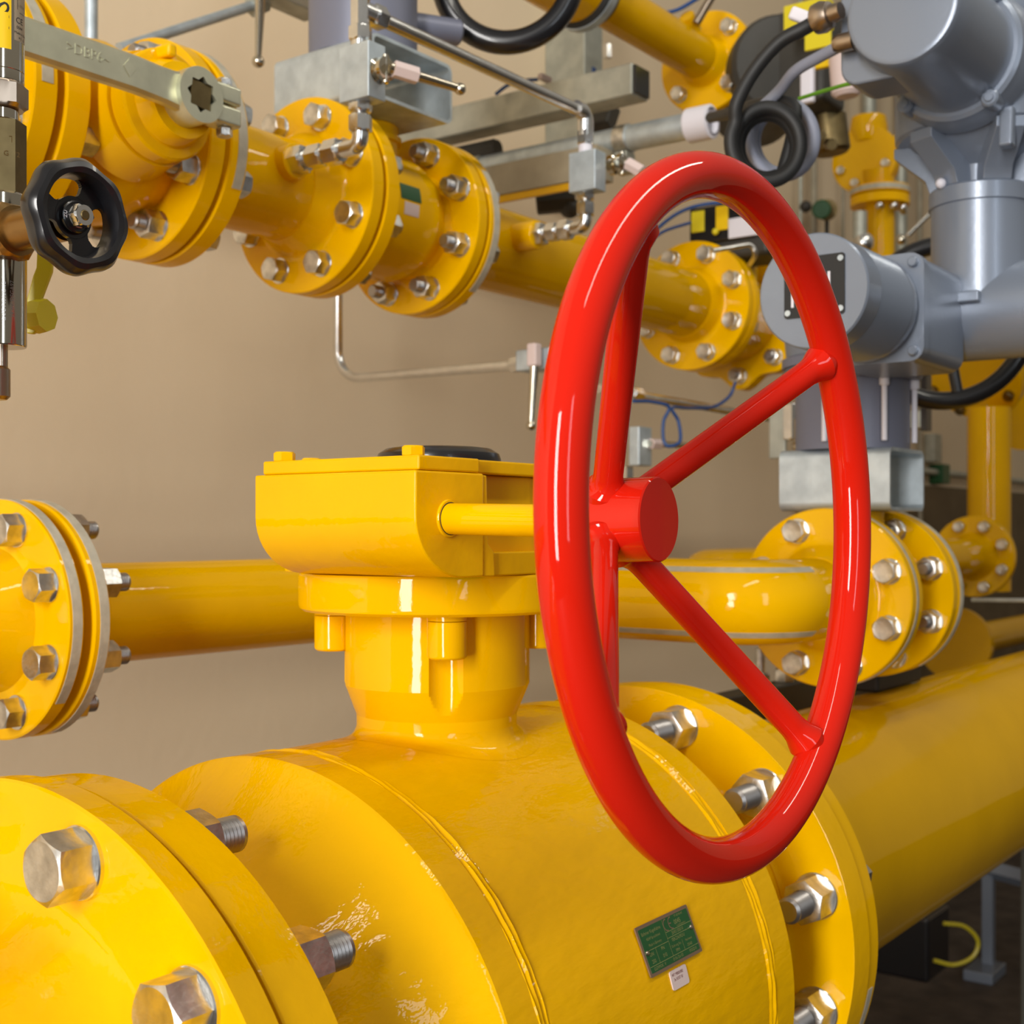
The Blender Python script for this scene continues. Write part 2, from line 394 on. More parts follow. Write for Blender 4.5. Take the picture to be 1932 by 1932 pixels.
# stem neck with flutes below the cap screws
RHO, RG = 0.0740, 0.0142
SCREW = [(SX+RHO*math.cos(math.radians(a)), SY+RHO*math.sin(math.radians(a))) for a in (45, 135, 225, 315)]
def neck_rf(h, t, r):
    # neck lathe axis is +Z: frame u = (0,-1,0)... work out the true bearing of each vertex
    p = NF[1]*math.cos(t) + NF[2]*math.sin(t); ang = math.atan2(p.y, p.x)
    if r > 0.0575:
        for q in (45, 135, 225, 315):
            d = ang-math.radians(q); d = (d+PI) % (2*PI)-PI; k = RHO*math.sin(abs(d))
            if abs(d) < PI/4 and k < RG:
                c = RHO*math.cos(d)-math.sqrt(RG*RG-k*k); r = min(r, max(c, 0.055))
    return r
NF = MB().frame((0, 0, 1))
prof = [(-0.0570, 0), (-0.0570, 0.0660), (-0.0575, 0.0667), (-0.1095, 0.0667)] + [(-0.1095-0.0215*k/8, 0.0667-0.0091*k/8) for k in range(1, 9)] + [(-0.139, 0.0574), (-0.139, 0)]
part('neck', MB().lathe(prof, (SX, SY, 0), (0, 0, 1), 360, neck_rf), 'yellow', valve, angle=14)
# saddle fillet flowing onto the body cylinder
def saddle():
    n, m = 120, 12; vs = []; fs = []
    for j in range(m+1):
        t = j/m; r = 0.0574 + 0.017*(1-math.sqrt(max(0, 1-t*t)))
        for i in range(n):
            a = 2*PI*i/n; x, y = r*math.cos(a), r*math.sin(a)
            zc = Z1 + math.sqrt(max(0.2005**2-y*y, 0)) - 0.0004
            top = -0.1375
            z = top + (zc-top)*math.sin(t*PI/2)
            vs.append(Vector((SX+x, SY+y, z)))
    for j in range(m):
        for i in range(n): fs.append((j*n+i, j*n+(i+1) % n, (j+1)*n+(i+1) % n, (j+1)*n+i))
    return MB().add(vs, fs)
part('neck_fillet', saddle(), 'yellow_cast', valve)
ring_of(valve, 'nut', 1.001, Y1, Z1, 0.1775, 12, 15.1, 0.0315, -1, stl=0.055)
ring_of(valve, 'nut', 0.4457, Y1, Z1, 0.1815, 12, 14.0, 0.031, +1, stl=0.050, washer=False)
# green nameplate, riveted to the body, and its sticker
NPX, NPW, NPA, NPH = 0.7382, 0.0660, math.radians(23.15), 0.0312
nrm = Vector((0, -math.cos(NPA), math.sin(NPA))); tup = Vector((0, math.sin(NPA), math.cos(NPA)))
npc = Vector((NPX, Y1, Z1)) + nrm*0.2003
def on_plate(a, b, h=0): return npc + Vector((a, 0, 0)) + tup*b + nrm*(h+0.0012)
def rrect(wd, ht, r, n=5):
    out = []
    for cx_, cy_, a0 in ((wd/2-r, ht/2-r, 0), (-wd/2+r, ht/2-r, 90), (-wd/2+r, -ht/2+r, 180), (wd/2-r, -ht/2+r, 270)):
        for k in range(n+1):
            a = math.radians(a0+90*k/n); out.append((cx_+r*math.cos(a), cy_+r*math.sin(a)))
    return out
npl = part('nameplate', MB().prism(rrect(NPW, NPH, 0.0012), -0.001, 0.0, on_plate), 'plate_metal', valve, 'green enamelled metal nameplate')
def frame_plate(n=48):
    # enamel field slightly inside the metal edge
    return MB().prism(rrect(NPW-0.0042, NPH-0.0042, 0.0008), 0.0, 0.00015, on_plate)
part('enamel_field', frame_plate(), 'plate_green', npl)
tx = MB()
pf = lambda a, b, h: on_plate(a, b, 0.00022+h)
def line(a0, b0, a1, b1, wd=0.00016):
    d = Vector((a1-a0, b1-b0)); n_ = Vector((-d.y, d.x)).normalized()*wd
    tx.add([pf(a0+n_.x, b0+n_.y, 0), pf(a1+n_.x, b1+n_.y, 0), pf(a1-n_.x, b1-n_.y, 0), pf(a0-n_.x, b0-n_.y, 0)], [(0, 1, 2, 3)])
HW, HH = NPW/2-0.0023, NPH/2-0.0023
line(-HW, -0.0098, HW, -0.0098); line(-HW, -0.0003, -0.002, -0.0003); line(-0.002, 0.0050, HW, 0.0050); line(-0.002, 0.0013, HW, 0.0013)
line(-0.002, -0.0098, -0.002, HH); line(-0.0185, -0.0098, -0.0185, -0.0003); line(0.0135, -0.0098, 0.0135, -0.0030)
put_text(tx, 'Böhmer Kugelhähne', 0.0030, pf, -0.0172, 0.0100, sxx=0.95)
put_text(tx, '45549 Sprockhövel', 0.0024, pf, -0.0168, 0.0062, sxx=0.9)
put_text(tx, 'Made in Germany', 0.0024, pf, -0.0168, 0.0024, sxx=0.9)
put_text(tx, 'DN', 0.0032, pf, -0.0245, -0.0030); put_text(tx, '250', 0.0032, pf, -0.0245, -0.0074)
put_text(tx, 'PN', 0.0032, pf, -0.0105, -0.0026); put_text(tx, '010', 0.0032, pf, -0.0105, -0.0070)
put_text(tx, '0045', 0.0042, pf, 0.0155, 0.0085); put_text(tx, 'PT-00180-40', 0.0020, pf, 0.0190, 0.0121)
put_text(tx, 'KUGELHAHN-5', 0.0017, pf, 0.0190, 0.0060)
put_text(tx, '2045130010', 0.0030, pf, 0.0120, 0.0031); put_text(tx, '0EKZA392/U', 0.0030, pf, 0.0105, -0.0008)
put_text(tx, 'Dichtung Sitz', 0.0022, pf, 0.0055, -0.0045); put_text(tx, 'Nachweis', 0.0022, pf, 0.0215, -0.0045)
put_text(tx, 'FPM', 0.0028, pf, 0.0055, -0.0078); put_text(tx, '-20/60', 0.0026, pf, 0.0205, -0.0078)
put_text(tx, 'GGP/POK  V', 0.0027, pf, -0.0200, -0.0118); put_text(tx, '0156 De 03', 0.0027, pf, 0.0030, -0.0118); put_text(tx, '0920210', 0.0027, pf, 0.0225, -0.0118)
part('lettering', tx, 'ink_gold', npl, 'faded gold printing')
def ce_mark(fn, cx_, cy_, s):
    mb = MB()
    for ox, bar in ((0.0, False), (s*0.78, True)):
        vs = []; n = 18
        for i in range(n+1):
            a = math.radians(80+200*i/n)
            for r in (s*0.5, s*0.40): vs.append(fn(cx_+ox+r*math.cos(a), cy_+r*math.sin(a), 0))
        mb.add(vs, [(2*i, 2*i+1, 2*i+3, 2*i+2) for i in range(n)])
        if bar: mb.add([fn(cx_+ox-s*0.45, cy_+s*0.05, 0), fn(cx_+ox-s*0.05, cy_+s*0.05, 0), fn(cx_+ox-s*0.05, cy_-s*0.05, 0), fn(cx_+ox-s*0.45, cy_-s*0.05, 0)], [(0, 1, 2, 3)])
    return mb
part('conformity_mark', ce_mark(pf, 0.0020, 0.0092, 0.0080), 'plate_metal', npl)
for a, b in ((-0.0290, -0.0012), (0.0285, 0.0012)):
    part('rivet', MB().lathe([(0, 0.0016), (0.0005, 0.0016), (0.0011, 0.0011), (0.0014, 0)], on_plate(a, b, 0.0001), nrm, 20), 'chrome', npl)
SA = math.radians(16.4); n2 = Vector((0, -math.cos(SA), math.sin(SA))); t2 = Vector((0, math.sin(SA), math.cos(SA))); sc_ = Vector((0.7384, Y1, Z1))+n2*0.2004
def on_st(a, b, h=0): return sc_ + Vector((a, 0, 0)) + t2*b + n2*(h+0.0002)
stk = part('sticker', MB().prism(rrect(0.0208, 0.0118, 0.0018), -0.0006, 0.0002, on_st), 'paper', valve, 'small pinkish white paper sticker')
tx = MB(); put_text(tx, 'WT MB05/082', 0.0026, lambda a, b, h: on_st(a, b, 0.0003), -0.0015, 0.0030, sxx=0.9); put_text(tx, '3x SOST R/', 0.0026, lambda a, b, h: on_st(a, b, 0.0003), -0.0015, 0.0000, sxx=0.9)
part('lettering', tx, 'ink_red', stk)
# stamped marks on the two nearest bolt heads
def stamp(ob, items, s=0.0302):
    mb = MB(); x0 = s*0.10+s*0.64-s*0.012
    for txt, size, ang, rad in items:
        vs, fs = text_geo(txt, size, 0.0003)
        wid = max(v.x for v in vs)
        out = []
        for v in vs:
            a = ang - v.x/rad; r = rad + v.y
            out.append(Vector((x0+v.z+0.0001, -r*math.cos(a), r*math.sin(a))))
        mb.add(out, fs)
    me = mesh_of('stamped_marking', mb, 'zinc', Vector(), 30, lift=False)
    o = bpy.data.objects.new('stamped_marking', me); COL.objects.link(o); o.parent = ob
stamp(nb[0], [('GREFF', 0.0046, math.radians(170), 0.0098), ('5.6', 0.0044, math.radians(10), 0.0098)])
stamp(nb[11], [('5.6', 0.0044, math.radians(80), 0.0098)])

far = thing('gas_pipe', 'thick yellow gas pipe running away at lower right behind the red handwheel', 'pipe', (2.4, Y1, -H))
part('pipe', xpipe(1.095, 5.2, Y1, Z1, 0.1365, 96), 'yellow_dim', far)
part('flange', MB().lathe([(0, 0), (0, 0.201), (0.0015, 0.2025), (0.0205, 0.2025), (0.022, 0.201), (0.022, 0.165), (0.03, 0.150), (0.065, 0.137), (0.065, 0)], (1.0345, Y1, Z1), (1, 0, 0), 128), 'yellow', far)
part('edge_tape', rim_tape(1.041, 1.050, Y1, Z1, 0.2025, -75, -10), 'tape', far, 'strip of grey tape on the flange edge')
ring_of(far, 'bolt', 1.0567, Y1, Z1, 0.1775, 12, 15.1, 0.0315, +1)
for xs_ in (2.35, 4.1):
    saddle_mb = MB().span(xs_-0.03, xs_+0.03, Y1-0.16, Y1+0.16, Z1-0.1365-0.06, Z1-0.1365+0.004, 0.003)
    saddle_mb.span(xs_-0.03, xs_+0.03, Y1-0.03, Y1+0.03, -H, Z1-0.19, 0.003)
    saddle_mb.span(xs_-0.08, xs_+0.08, Y1-0.09, Y1+0.09, -H, -H+0.012, 0.002)
    part('pipe_support', saddle_mb, 'dark_frame', far, 'dark steel support post')

# gear box on the stem
gear = thing('gear_box', 'yellow cast gear box with flat lid and mounting flange on the big valve neck', 'gear box', (SX, SY, -0.057))
part('mounting_flange', MB().lathe([(-0.0570, 0), (-0.0570, 0.0955), (-0.0552, 0.0978), (-0.0525, 0.0985), (-0.0325, 0.0985), (-0.0305, 0.0975), (-0.0300, 0.096), (-0.0300, 0)], (SX, SY, 0), (0, 0, 1), 144), 'yellow', gear)
for x, y in SCREW:
    sc = part('cap_screw', MB().lathe([(-0.0858, 0), (-0.0858, 0.0115), (-0.0848, 0.0128), (-0.0835, 0.0133), (-0.0612, 0.0133), (-0.0608, 0.0129), (-0.0608, 0)], (x, y, 0), (0, 0, 1), 40), 'yellow', gear)
    part('washer', MB().lathe([(-0.0604, 0), (-0.0604, 0.0133), (-0.0568, 0.0133), (-0.0568, 0)], (x, y, 0), (0, 0, 1), 40), 'yellow', sc)
WX0, WX1, WY0, WY1, ZB, ZT, ZL = 0.588, 0.654, 0.505, 0.643, -0.0298, 0.0352, 0.0443
poly = [(WX1, ZT), (WX0, ZT), (WX0, 0.008)]
for k in range(1, 13):
    a = PI/2*k/12; poly.append((WX0+0.046*(1-math.cos(a)), 0.008-0.0378*math.sin(a)))
poly += [(WX1, ZB)]
def bevel_mesh(mb, off, ang=40):
    bm = bmesh.new(); vs = [bm.verts.new(v) for v in mb.v]
    for f in mb.f:
        try: bm.faces.new([vs[i] for i in f])
        except ValueError: pass
    bmesh.ops.remove_doubles(bm, verts=bm.verts, dist=1e-6); bmesh.ops.recalc_face_normals(bm, faces=bm.faces)
    es = [e for e in bm.edges if len(e.link_faces) == 2 and e.calc_face_angle(0) > math.radians(ang)]
    bmesh.ops.bevel(bm, geom=es, offset=off, segments=3, profile=0.5, affect='EDGES')
    bm.verts.index_update(); out = MB(); out.v = [v.co.copy() for v in bm.verts]; out.f = [tuple(v.index for v in f.verts) for f in bm.faces]; bm.free(); return out
worm = MB().prism(poly, WY0, WY1, lambda a, b, h: Vector((a, h, b)))
part('worm_housing', bevel_mesh(worm, 0.0016), 'yellow_cast', gear)
# worm wheel housing: recessed bay, rounded end, foot ledge and rib
def dshape(y0, y1, xr, x0=0.650, n=20):
    cyy = (y0+y1)/2; r = (y1-y0)/2; out = [(x0, y0), (xr, y0)]
    for k in range(1, n):
        a = -PI/2+PI*k/n; out.append((xr+r*0.75*math.cos(a), cyy+r*math.sin(a)))
    return out + [(xr, y1), (x0, y1)]
part('wheel_housing', bevel_mesh(MB().prism(dshape(0.520, 0.672, 0.722), -0.0298, ZT, lambda a, b, h: Vector((a, b, h))), 0.0014), 'yellow_cast', gear)
part('foot_ledge', bevel_mesh(MB().prism(dshape(0.509, 0.680, 0.726), -0.0298, -0.0145, lambda a, b, h: Vector((a, b, h))), 0.0012), 'yellow_cast', gear)
rib = MB().prism([(0.6545, ZT-0.001), (0.6585, ZT-0.001), (0.6600, -0.0090), (0.6660, -0.0140), (0.6670, -0.0298), (0.6545, -0.0298)], 0.5062, 0.525, lambda a, b, h: Vector((a, h, b)))
part('rib', bevel_mesh(rib, 0.0010), 'yellow_cast', gear)
lid_poly = [(WX0+0.0035, WY1-0.004), (WX0+0.0035, WY0+0.0005), (WX1-0.004, WY0+0.0005), (WX1, 0.512)] + [(0.722, 0.512)] + [(0.722+0.063*math.cos(-PI/2+PI*k/20), 0.596+0.084*math.sin(-PI/2+PI*k/20)) for k in range(1, 20)] + [(0.722, 0.680), (0.66, 0.680), (0.65, WY1-0.004)]
part('lid', bevel_mesh(MB().prism(lid_poly, ZT+0.0002, ZL, lambda a, b, h: Vector((a, b, h))), 0.0014), 'yellow_cast', gear)
for x, y in ((0.6005, 0.5175), (0.6005, 0.628), (0.665, 0.668)):
    part('lid_bolt', MB().hexbar((x, y, ZL-0.0005), (x, y, ZL+0.0062), 0.0125), 'yellow', gear)
part('indicator_cap', MB().lathe([(ZL-0.0005, 0), (ZL-0.0005, 0.0450), (ZL+0.006, 0.0450), (ZL+0.010, 0.0435), (ZL+0.0135, 0.038), (ZL+0.0145, 0.030), (ZL+0.0145, 0)], (SX+0.002, SY, 0), (0, 0, 1), 64), 'black', gear, 'black plastic indicator cap')
part('bearing_boss', MB().lathe([(0, 0.0085), (0, 0.0112), (0.0012, 0.0118), (0.004, 0.0125), (0.004, 0.0085)], (0.619, WY0-0.0012, 0.0066), (0, 1, 0), 40), 'yellow_cast', gear)
part('shaft_seal', MB().lathe([(0, 0), (0, 0.0100), (0.006, 0.0100), (0.006, 0)], (0.619, WY0-0.0016, 0.0066), (0, 1, 0), 40), 'ink', gear)

# red handwheel (rim plane turned a touch, as fitted to the photo)
WC = Vector((0.6214, 0.3128, 0.0063)); WN = Vector((0.04535, -1, 0.01697)).normalized()
e1 = WN.cross(Vector((0, 0, 1))).normalized()
if e1.x < 0: e1 = -e1
e2 = e1.cross(WN).normalized()
if e2.z < 0: e2 = -e2
WR, TR = 0.175, 0.0116
part('shaft', MB().cyl((0.619, WY0+0.004, 0.0066), WC-WN*0.102, 0.0095, seg=40), 'yellow', gear)
hw = thing('handwheel', 'large glossy red four-spoke handwheel on the yellow gear box shaft', 'handwheel', WC-WN*0.075)
part('rim', MB().tube([WC+(e1*math.cos(2*PI*k/144)+e2*math.sin(2*PI*k/144))*WR for k in range(144)], TR, 36, closed=True), 'red', hw)
hp = [(0, 0), (0, 0.0224), (0.0008, 0.0232), (0.0612, 0.0232), (0.062, 0.0224), (0.062, 0)]
part('hub', MB().lathe(hp, WC-WN*0.0455, -WN, 72), 'red', hw)
for adeg in (35, 127, 214, 308):
    a = math.radians(adeg); d = e1*math.cos(a)+e2*math.sin(a)
    p0 = WC-WN*0.075+d*0.012; p1 = WC+d*(WR-0.002)-WN*0.001
    L = (p1-p0).length; fil = []
    prof = [(0, 0.0125), (0.0115, 0.0125), (0.0135, 0.0100), (0.017, 0.0085), (0.021, 0.0081), (L-0.021, 0.0081), (L-0.016, 0.0087), (L-0.0115, 0.0105), (L-0.0085, 0.0115), (L-0.004, 0.0100), (L, 0.003), (L, 0)]
    part('spoke', MB().lathe(prof, p0, p1-p0, 36), 'red', hw)

# ================================================================== LINE 3 + S-bend + LINE 4
Y3, Z3, Y4, Z4 = 0.988, -0.0745, 0.588, -0.0758
l3 = thing('gas_pipe', 'yellow pipe stub ending in bolted flange at left edge, middle height', 'pipe', (0.45, Y3, Z3-0.1))
part('pipe', xpipe(-0.3, 0.57, Y3, Z3, 0.0445), 'yellow', l3)
part('flange', MB().lathe([(0, 0), (0, 0.0980), (0.0015, 0.0995), (0.0135, 0.0995), (0.0145, 0.098), (0.0145, 0.066), (0.018, 0.060), (0.024, 0.0575), (0.051, 0.0450), (0.068, 0.0448), (0.068, 0)], (0.6345, Y3, Z3), (-1, 0, 0), 96), 'yellow', l3)
part('edge_tape', rim_tape(0.6235, 0.6320, Y3, Z3, 0.0995, -40, 120), 'tape', l3, 'strip of grey tape on the flange edge')
part('gasket', MB().cyl((0.634, Y3, Z3), (0.6435, Y3, Z3), 0.066, seg=48), 'yellow_dim', l3)
ring_of(l3, 'bolt', 0.620, Y3, Z3, 0.08, 8, 22.5, 0.0235, -1)
bend = thing('bent_gas_pipe', 'yellow pipe passing behind the gear box, bending twice towards the grey actuator valve', 'pipe', (1.0, 0.85, Z3-0.1))
path = smooth_path([(0.70, Y3, Z3), (1.235, Y3, Z3), (1.235, Y4, Z4), (1.352, Y4, Z4)], 0.112, 16)
part('pipe', MB().tube(path, 0.0447, 56), 'yellow', bend)
part('flange', disc(0.6435, 0.6595, Y3, Z3, 0.0995, hub=0.058, hub_len=0.04, pipe=0.0445, side=+1), 'yellow', bend)
part('edge_tape', rim_tape(0.6490, 0.6575, Y3, Z3, 0.0995, -70, 95), 'tape', bend, 'strip of grey tape on the flange edge')
ring_of(bend, 'nut', 0.6595, Y3, Z3, 0.08, 8, 22.5, 0.0235, +1, stl=0.034)
part('flange', disc(1.379, 1.396, Y4, Z4, 0.0995, hub=0.058, hub_len=0.03, pipe=0.0447, side=-1), 'yellow', bend)
ring_of(bend, 'bolt', 1.379, Y4, Z4, 0.08, 8, 22.5, 0.0235, -1)
# grey stripes along the bend, upper and lower side
def stripe(th0, i0, i1):
    mb = MB(); vs = []; P = path[i0:i1]
    for i, p in enumerate(P):
        q = (P[min(i+1, len(P)-1)]-P[max(i-1, 0)]).normalized(); side = Vector((-q.y, q.x, 0))
        if side.x > 0: side = -side
        for dth, rr in ((-0.085, 0.0444), (-0.085, 0.0452), (0.085, 0.0452), (0.085, 0.0444)):
            vs.append(p + (side*math.cos(th0+dth) + Vector((0, 0, 1))*math.sin(th0+dth))*rr)
    n = len(P)-1
    return mb.add(vs, [(4*i+k, 4*i+(k+1) % 4, 4*i+4+(k+1) % 4, 4*i+4+k) for i in range(n) for k in range(4)]+[(0, 1, 2, 3), (4*n, 4*n+1, 4*n+2, 4*n+3)])
part('tape_stripe', stripe(math.radians(50), 16, 34), 'tape', bend, 'grey tape stripe')
part('tape_stripe', stripe(math.radians(-46), 16, 34), 'tape', bend, 'grey tape stripe')

v4 = thing('ball_valve', 'yellow flanged valve under the grey actuator and open galvanised tube', 'valve', (1.46, Y4, Z4-0.1))
part('flange', disc(1.398, 1.413, Y4, Z4, 0.0995), 'yellow', v4)
part('flange', disc(1.514, 1.531, Y4, Z4, 0.0995), 'yellow', v4)
part('body', MB().lathe([(0, 0), (0, 0.066), (0.008, 0.062), (0.03, 0.064), (0.07, 0.064), (0.093, 0.062), (0.101, 0.066), (0.101, 0)], (1.413, Y4, Z4), (1, 0, 0), 72), 'yellow', v4)
part('neck', MB().cyl((1.46, Y4, Z4+0.05), (1.46, Y4, 0.0205), 0.036, seg=48), 'yellow', v4)
ring_of(v4, 'nut', 1.514, Y4, Z4, 0.08, 8, 22.5, 0.0235, -1, stl=0.030)
part('edge_tape', rim_tape(1.3925, 1.3985, Y4, Z4, 0.0995, -80, 90), 'tape', v4)
d4 = thing('gas_pipe', 'yellow flanged pipe leaving the actuator valve towards the far wall', 'pipe', (2.0, Y4, Z4-0.1))
part('flange', disc(1.533, 1.551, Y4, Z4, 0.0995, hub=0.058, hub_len=0.03, pipe=0.0447, side=+1), 'yellow', d4)
part('edge_tape', rim_tape(1.540, 1.5505, Y4, Z4, 0.0995, -60, 95), 'tape', d4, 'strip of grey tape on the flange edge')
part('pipe', MB().tube(smooth_path([(1.56, Y4, Z4), (1.78, Y4, Z4), (1.78, Y3, Z4), (2.6, Y3, Z4)], 0.112, 12), 0.0445, 40), 'yellow_dim', d4)

def hollow_tube(X0, X1, Y0, Y1_, Z0, Z1_, wt=0.004, r=0.010):
    """rectangular hollow section open along Y"""
    cxx, czz = (X0+X1)/2, (Z0+Z1_)/2
    o = rrect(X1-X0, Z1_-Z0, r, 5); i = rrect(X1-X0-2*wt, Z1_-Z0-2*wt, max(r-wt, 0.001), 5); n = len(o); vs = []
    for y in (Y0, Y1_):
        for pl in (o, i): vs += [Vector((cxx+a, y, czz+b)) for a, b in pl]
    fs = []
    for k in range(n):
        l = (k+1) % n
        fs += [(k, l, 2*n+l, 2*n+k), (n+k, n+l, 3*n+l, 3*n+k), (k, l, n+l, n+k), (2*n+k, 2*n+l, 3*n+l, 3*n+k)]
    return MB().add(vs, fs)
solo('square_tube_spacer', hollow_tube(1.405, 1.516, 0.523, 0.654, 0.0212, 0.0912), 'galv', 'short open galvanised square tube under the grey actuator, above yellow valve', 'spacer')

# ---- grey electric actuator
AX, AY = 1.46, 0.588
act = thing('electric_actuator', 'big silver grey electric valve actuator at the right edge', 'actuator', (AX, AY, 0.0912))
colm = MB().lathe([(0.0912, 0), (0.0912, 0.0645), (0.184, 0.0645), (0.184, 0)], (AX, AY, 0), (0, 0, 1), 72)
part('column', colm, 'grey_dim', act)
part('column_flange', MB().lathe([(0.1705, 0), (0.1705, 0.076), (0.176, 0.079), (0.182, 0.079), (0.183, 0.076), (0.186, 0.076), (0.187, 0.080), (0.197, 0.080), (0.199, 0.076), (0.199, 0)], (AX, AY, 0), (0, 0, 1), 72), 'grey_dim', act)
for ang in (176, 232, 288, 344, 40):
    a = math.radians(ang); x, y = AX+0.069*math.cos(a), AY+0.069*math.sin(a)
    mbs = MB().cyl((x, y, 0.160), (x, y, 0.171), 0.0055, seg=16, ch=0.001); mbs.cyl((x, y, 0.099), (x, y, 0.162), 0.0032, seg=12)
    part('screw', mbs, 'white', act, 'pale metal screw')
MYc, MZc = 0.500, 0.2215
part('motor_housing', MB().lathe([(1.146, 0), (1.146, 0.0525), (1.148, 0.0540), (1.178, 0.0540)] + [q for k in range(17) for q in ((1.179+k*0.0052, 0.0528), (1.1815+k*0.0052, 0.0540))] + [(1.272, 0.0540), (1.276, 0.050), (1.290, 0.050), (1.290, 0)], (0, MYc, MZc), (1, 0, 0), 72), 'grey', act)
npm = part('motor_plate', MB().prism(rrect(0.062, 0.056, 0.003), 1.1445, 1.1462, lambda a, b, h: Vector((h, MYc-0.002+a*0.96-b*0.25*0, MZc+0.004+b))), 'ink', act, 'black rating plate')
mk = MB()
for r_ in range(7):
    mk.prism([(0.020-r_*0.006, -0.018), (0.0225-r_*0.006, -0.018), (0.0225-r_*0.006, 0.012-0.004*(r_ % 2)), (0.020-r_*0.006, 0.012-0.004*(r_ % 2))], 1.1441, 1.1446, lambda a, b, h: Vector((h, MYc-0.002+a, MZc+0.004+b)))
part('printed_marking', mk, 'white', npm)
for a_, b_ in ((-0.026, -0.023), (0.026, -0.023), (-0.026, 0.023), (0.026, 0.023)):
    part('plate_screw', MB().cyl((1.1435, MYc-0.002+a_, MZc+0.004+b_), (1.1450, MYc-0.002+a_, MZc+0.004+b_), 0.0028, seg=14), 'galv', npm)
part('motor_flange', MB().prism(rrect(0.112, 0.108, 0.014), 1.286, 1.300, lambda a, b, h: Vector((h, MYc+a, MZc+b))), 'grey', act)
for a_ in (-1, 1):
    for b_ in (-1, 1):
        part('flange_screw', MB().cyl((1.280, MYc+a_*0.046, MZc+b_*0.044), (1.287, MYc+a_*0.046, MZc+b_*0.044), 0.005, seg=16, ch=0.001), 'grey', act)
case = MB().prism(rrect(0.108, 0.108, 0.016), 1.300, 1.415, lambda a, b, h: Vector((h, MYc+a, MZc+b)))
case.lathe([(0.0, 0), (0, 0.075), (0.05, 0.080), (0.052, 0)], (AX-0.0, AY-0.0, 0.199), (0, 0, 1), 64)
part('gear_case', case, 'grey', act)
part('gear_case_arm', MB().lathe([(0.330, 0), (0.330, 0.050), (0.333, 0.052), (0.640, 0.052), (0.655, 0.040), (0.655, 0)], (AX, 0, 0.237), (0, 1, 0), 72), 'grey', act)
part('lug', MB().span(1.398, 1.408, 0.425, 0.470, 0.240, 0.252, 0.002), 'grey', act)
VY = 0.4415
part('vertical_barrel', MB().lathe([(0.237, 0), (0.237, 0.0520), (0.350, 0.0520), (0.351, 0.0545), (0.368, 0.0545), (0.370, 0.0525), (0.370, 0)], (AX, VY, 0), (0, 0, 1), 72), 'grey', act)
for ang in (152, 268, 20):
    a = math.radians(ang); x, y = AX+0.057*math.cos(a), VY+0.057*math.sin(a)
    part('screw', MB().ball((x, y, 0.372), 0.0055, 16), 'white', act, 'pale metal screw')
yk = MB().lathe([(0.370, 0), (0.370, 0.034), (0.392, 0.036), (0.418, 0.070), (0.4249, 0.076), (0.4249, 0)], (AX, VY, 0), (0, 0, 1), 48)
for ang in (155, 216, 277, 338, 40, 97):
    a = math.radians(ang); d = Vector((math.cos(a), math.sin(a), 0)); nn = Vector((-d.y, d.x, 0))
    yk.prism([(0.020, 0.370), (0.0515, 0.370), (0.0560, 0.384), (0.090, 0.414), (0.090, 0.4249), (0.020, 0.4249)], -0.015, 0.015, lambda p, q, h, d=d, nn=nn: Vector((AX, VY, 0))+d*p+nn*h+Vector((0, 0, q)))
part('yoke', bevel_mesh(yk, 0.001), 'grey', act)
part('yoke_lug', MB().box((AX-0.076, VY-0.050, 0.412), (0.014, 0.014, 0.042), 0.003, Matrix.Rotation(0.12, 3, 'Y')), 'grey', act)
part('drum', MB().lathe([(0.4245, 0), (0.4245, 0.086), (0.428, 0.090), (0.500, 0.092), (0.62, 0.092), (0.64, 0.085), (0.64, 0)], (AX, VY, 0), (0, 0, 1), 80), 'grey', act)
CYc, CZc = 0.4370, 0.489
part('cover', MB().lathe([(1.203, 0), (1.203, 0.048), (1.205, 0.0525), (1.210, 0.0550), (1.236, 0.0570), (1.355, 0.0600), (1.362, 0.0600), (1.362, 0)], (0, CYc, CZc), (1, 0, 0), 96), 'grey', act)
part('terminal_box', bevel_mesh(MB().prism(rrect(0.094, 0.116, 0.018), 1.232, 1.290, lambda a, b, h: Vector((h, CYc+0.0245+a, CZc+0.004+b))), 0.003), 'grey', act)
part('cover_flange', MB().lathe([(1.355, 0), (1.355, 0.064), (1.358, 0.068), (1.368, 0.070), (1.372, 0.072), (1.385, 0.074), (1.400, 0.068), (1.400, 0)], (0, CYc, CZc), (1, 0, 0), 96), 'grey', act)
for ang in (235, 318, 50, 130):
    a = math.radians(ang); yy, zz = CYc+0.066*math.cos(a), CZc+0.066*math.sin(a)
    b_ = MB().cyl((1.347, yy, zz), (1.372, yy, zz), 0.009, seg=24, ch=0.002)
    bs = part('screw_boss', b_, 'grey', act)
    part('socket_screw', MB().cyl((1.3445, yy, zz), (1.349, yy, zz), 0.0052, seg=18, ch=0.001), 'grey', bs)
gl = at(1565, 25, t=1.275)
part('cable_gland', MB().lathe([(0, 0), (0, 0.009), (0.004, 0.0145), (0.012, 0.0155), (0.02, 0.0125), (0.021, 0.009), (0.032, 0.008), (0.032, 0)], gl+Vector((0.006, 0.020, -0.001)), (-0.16, -1, 0.05), 28), 'copper_steel', act, 'round brown metal cable gland')
g2 = at(1592, 80, t=1.275)
part('cable_gland', MB().lathe([(0, 0), (0, 0.007), (0.006, 0.009), (0.020, 0.009), (0.022, 0)], g2+Vector((0, 0.010, 0)), (0, -1, 0), 24), 'copper_steel', act)
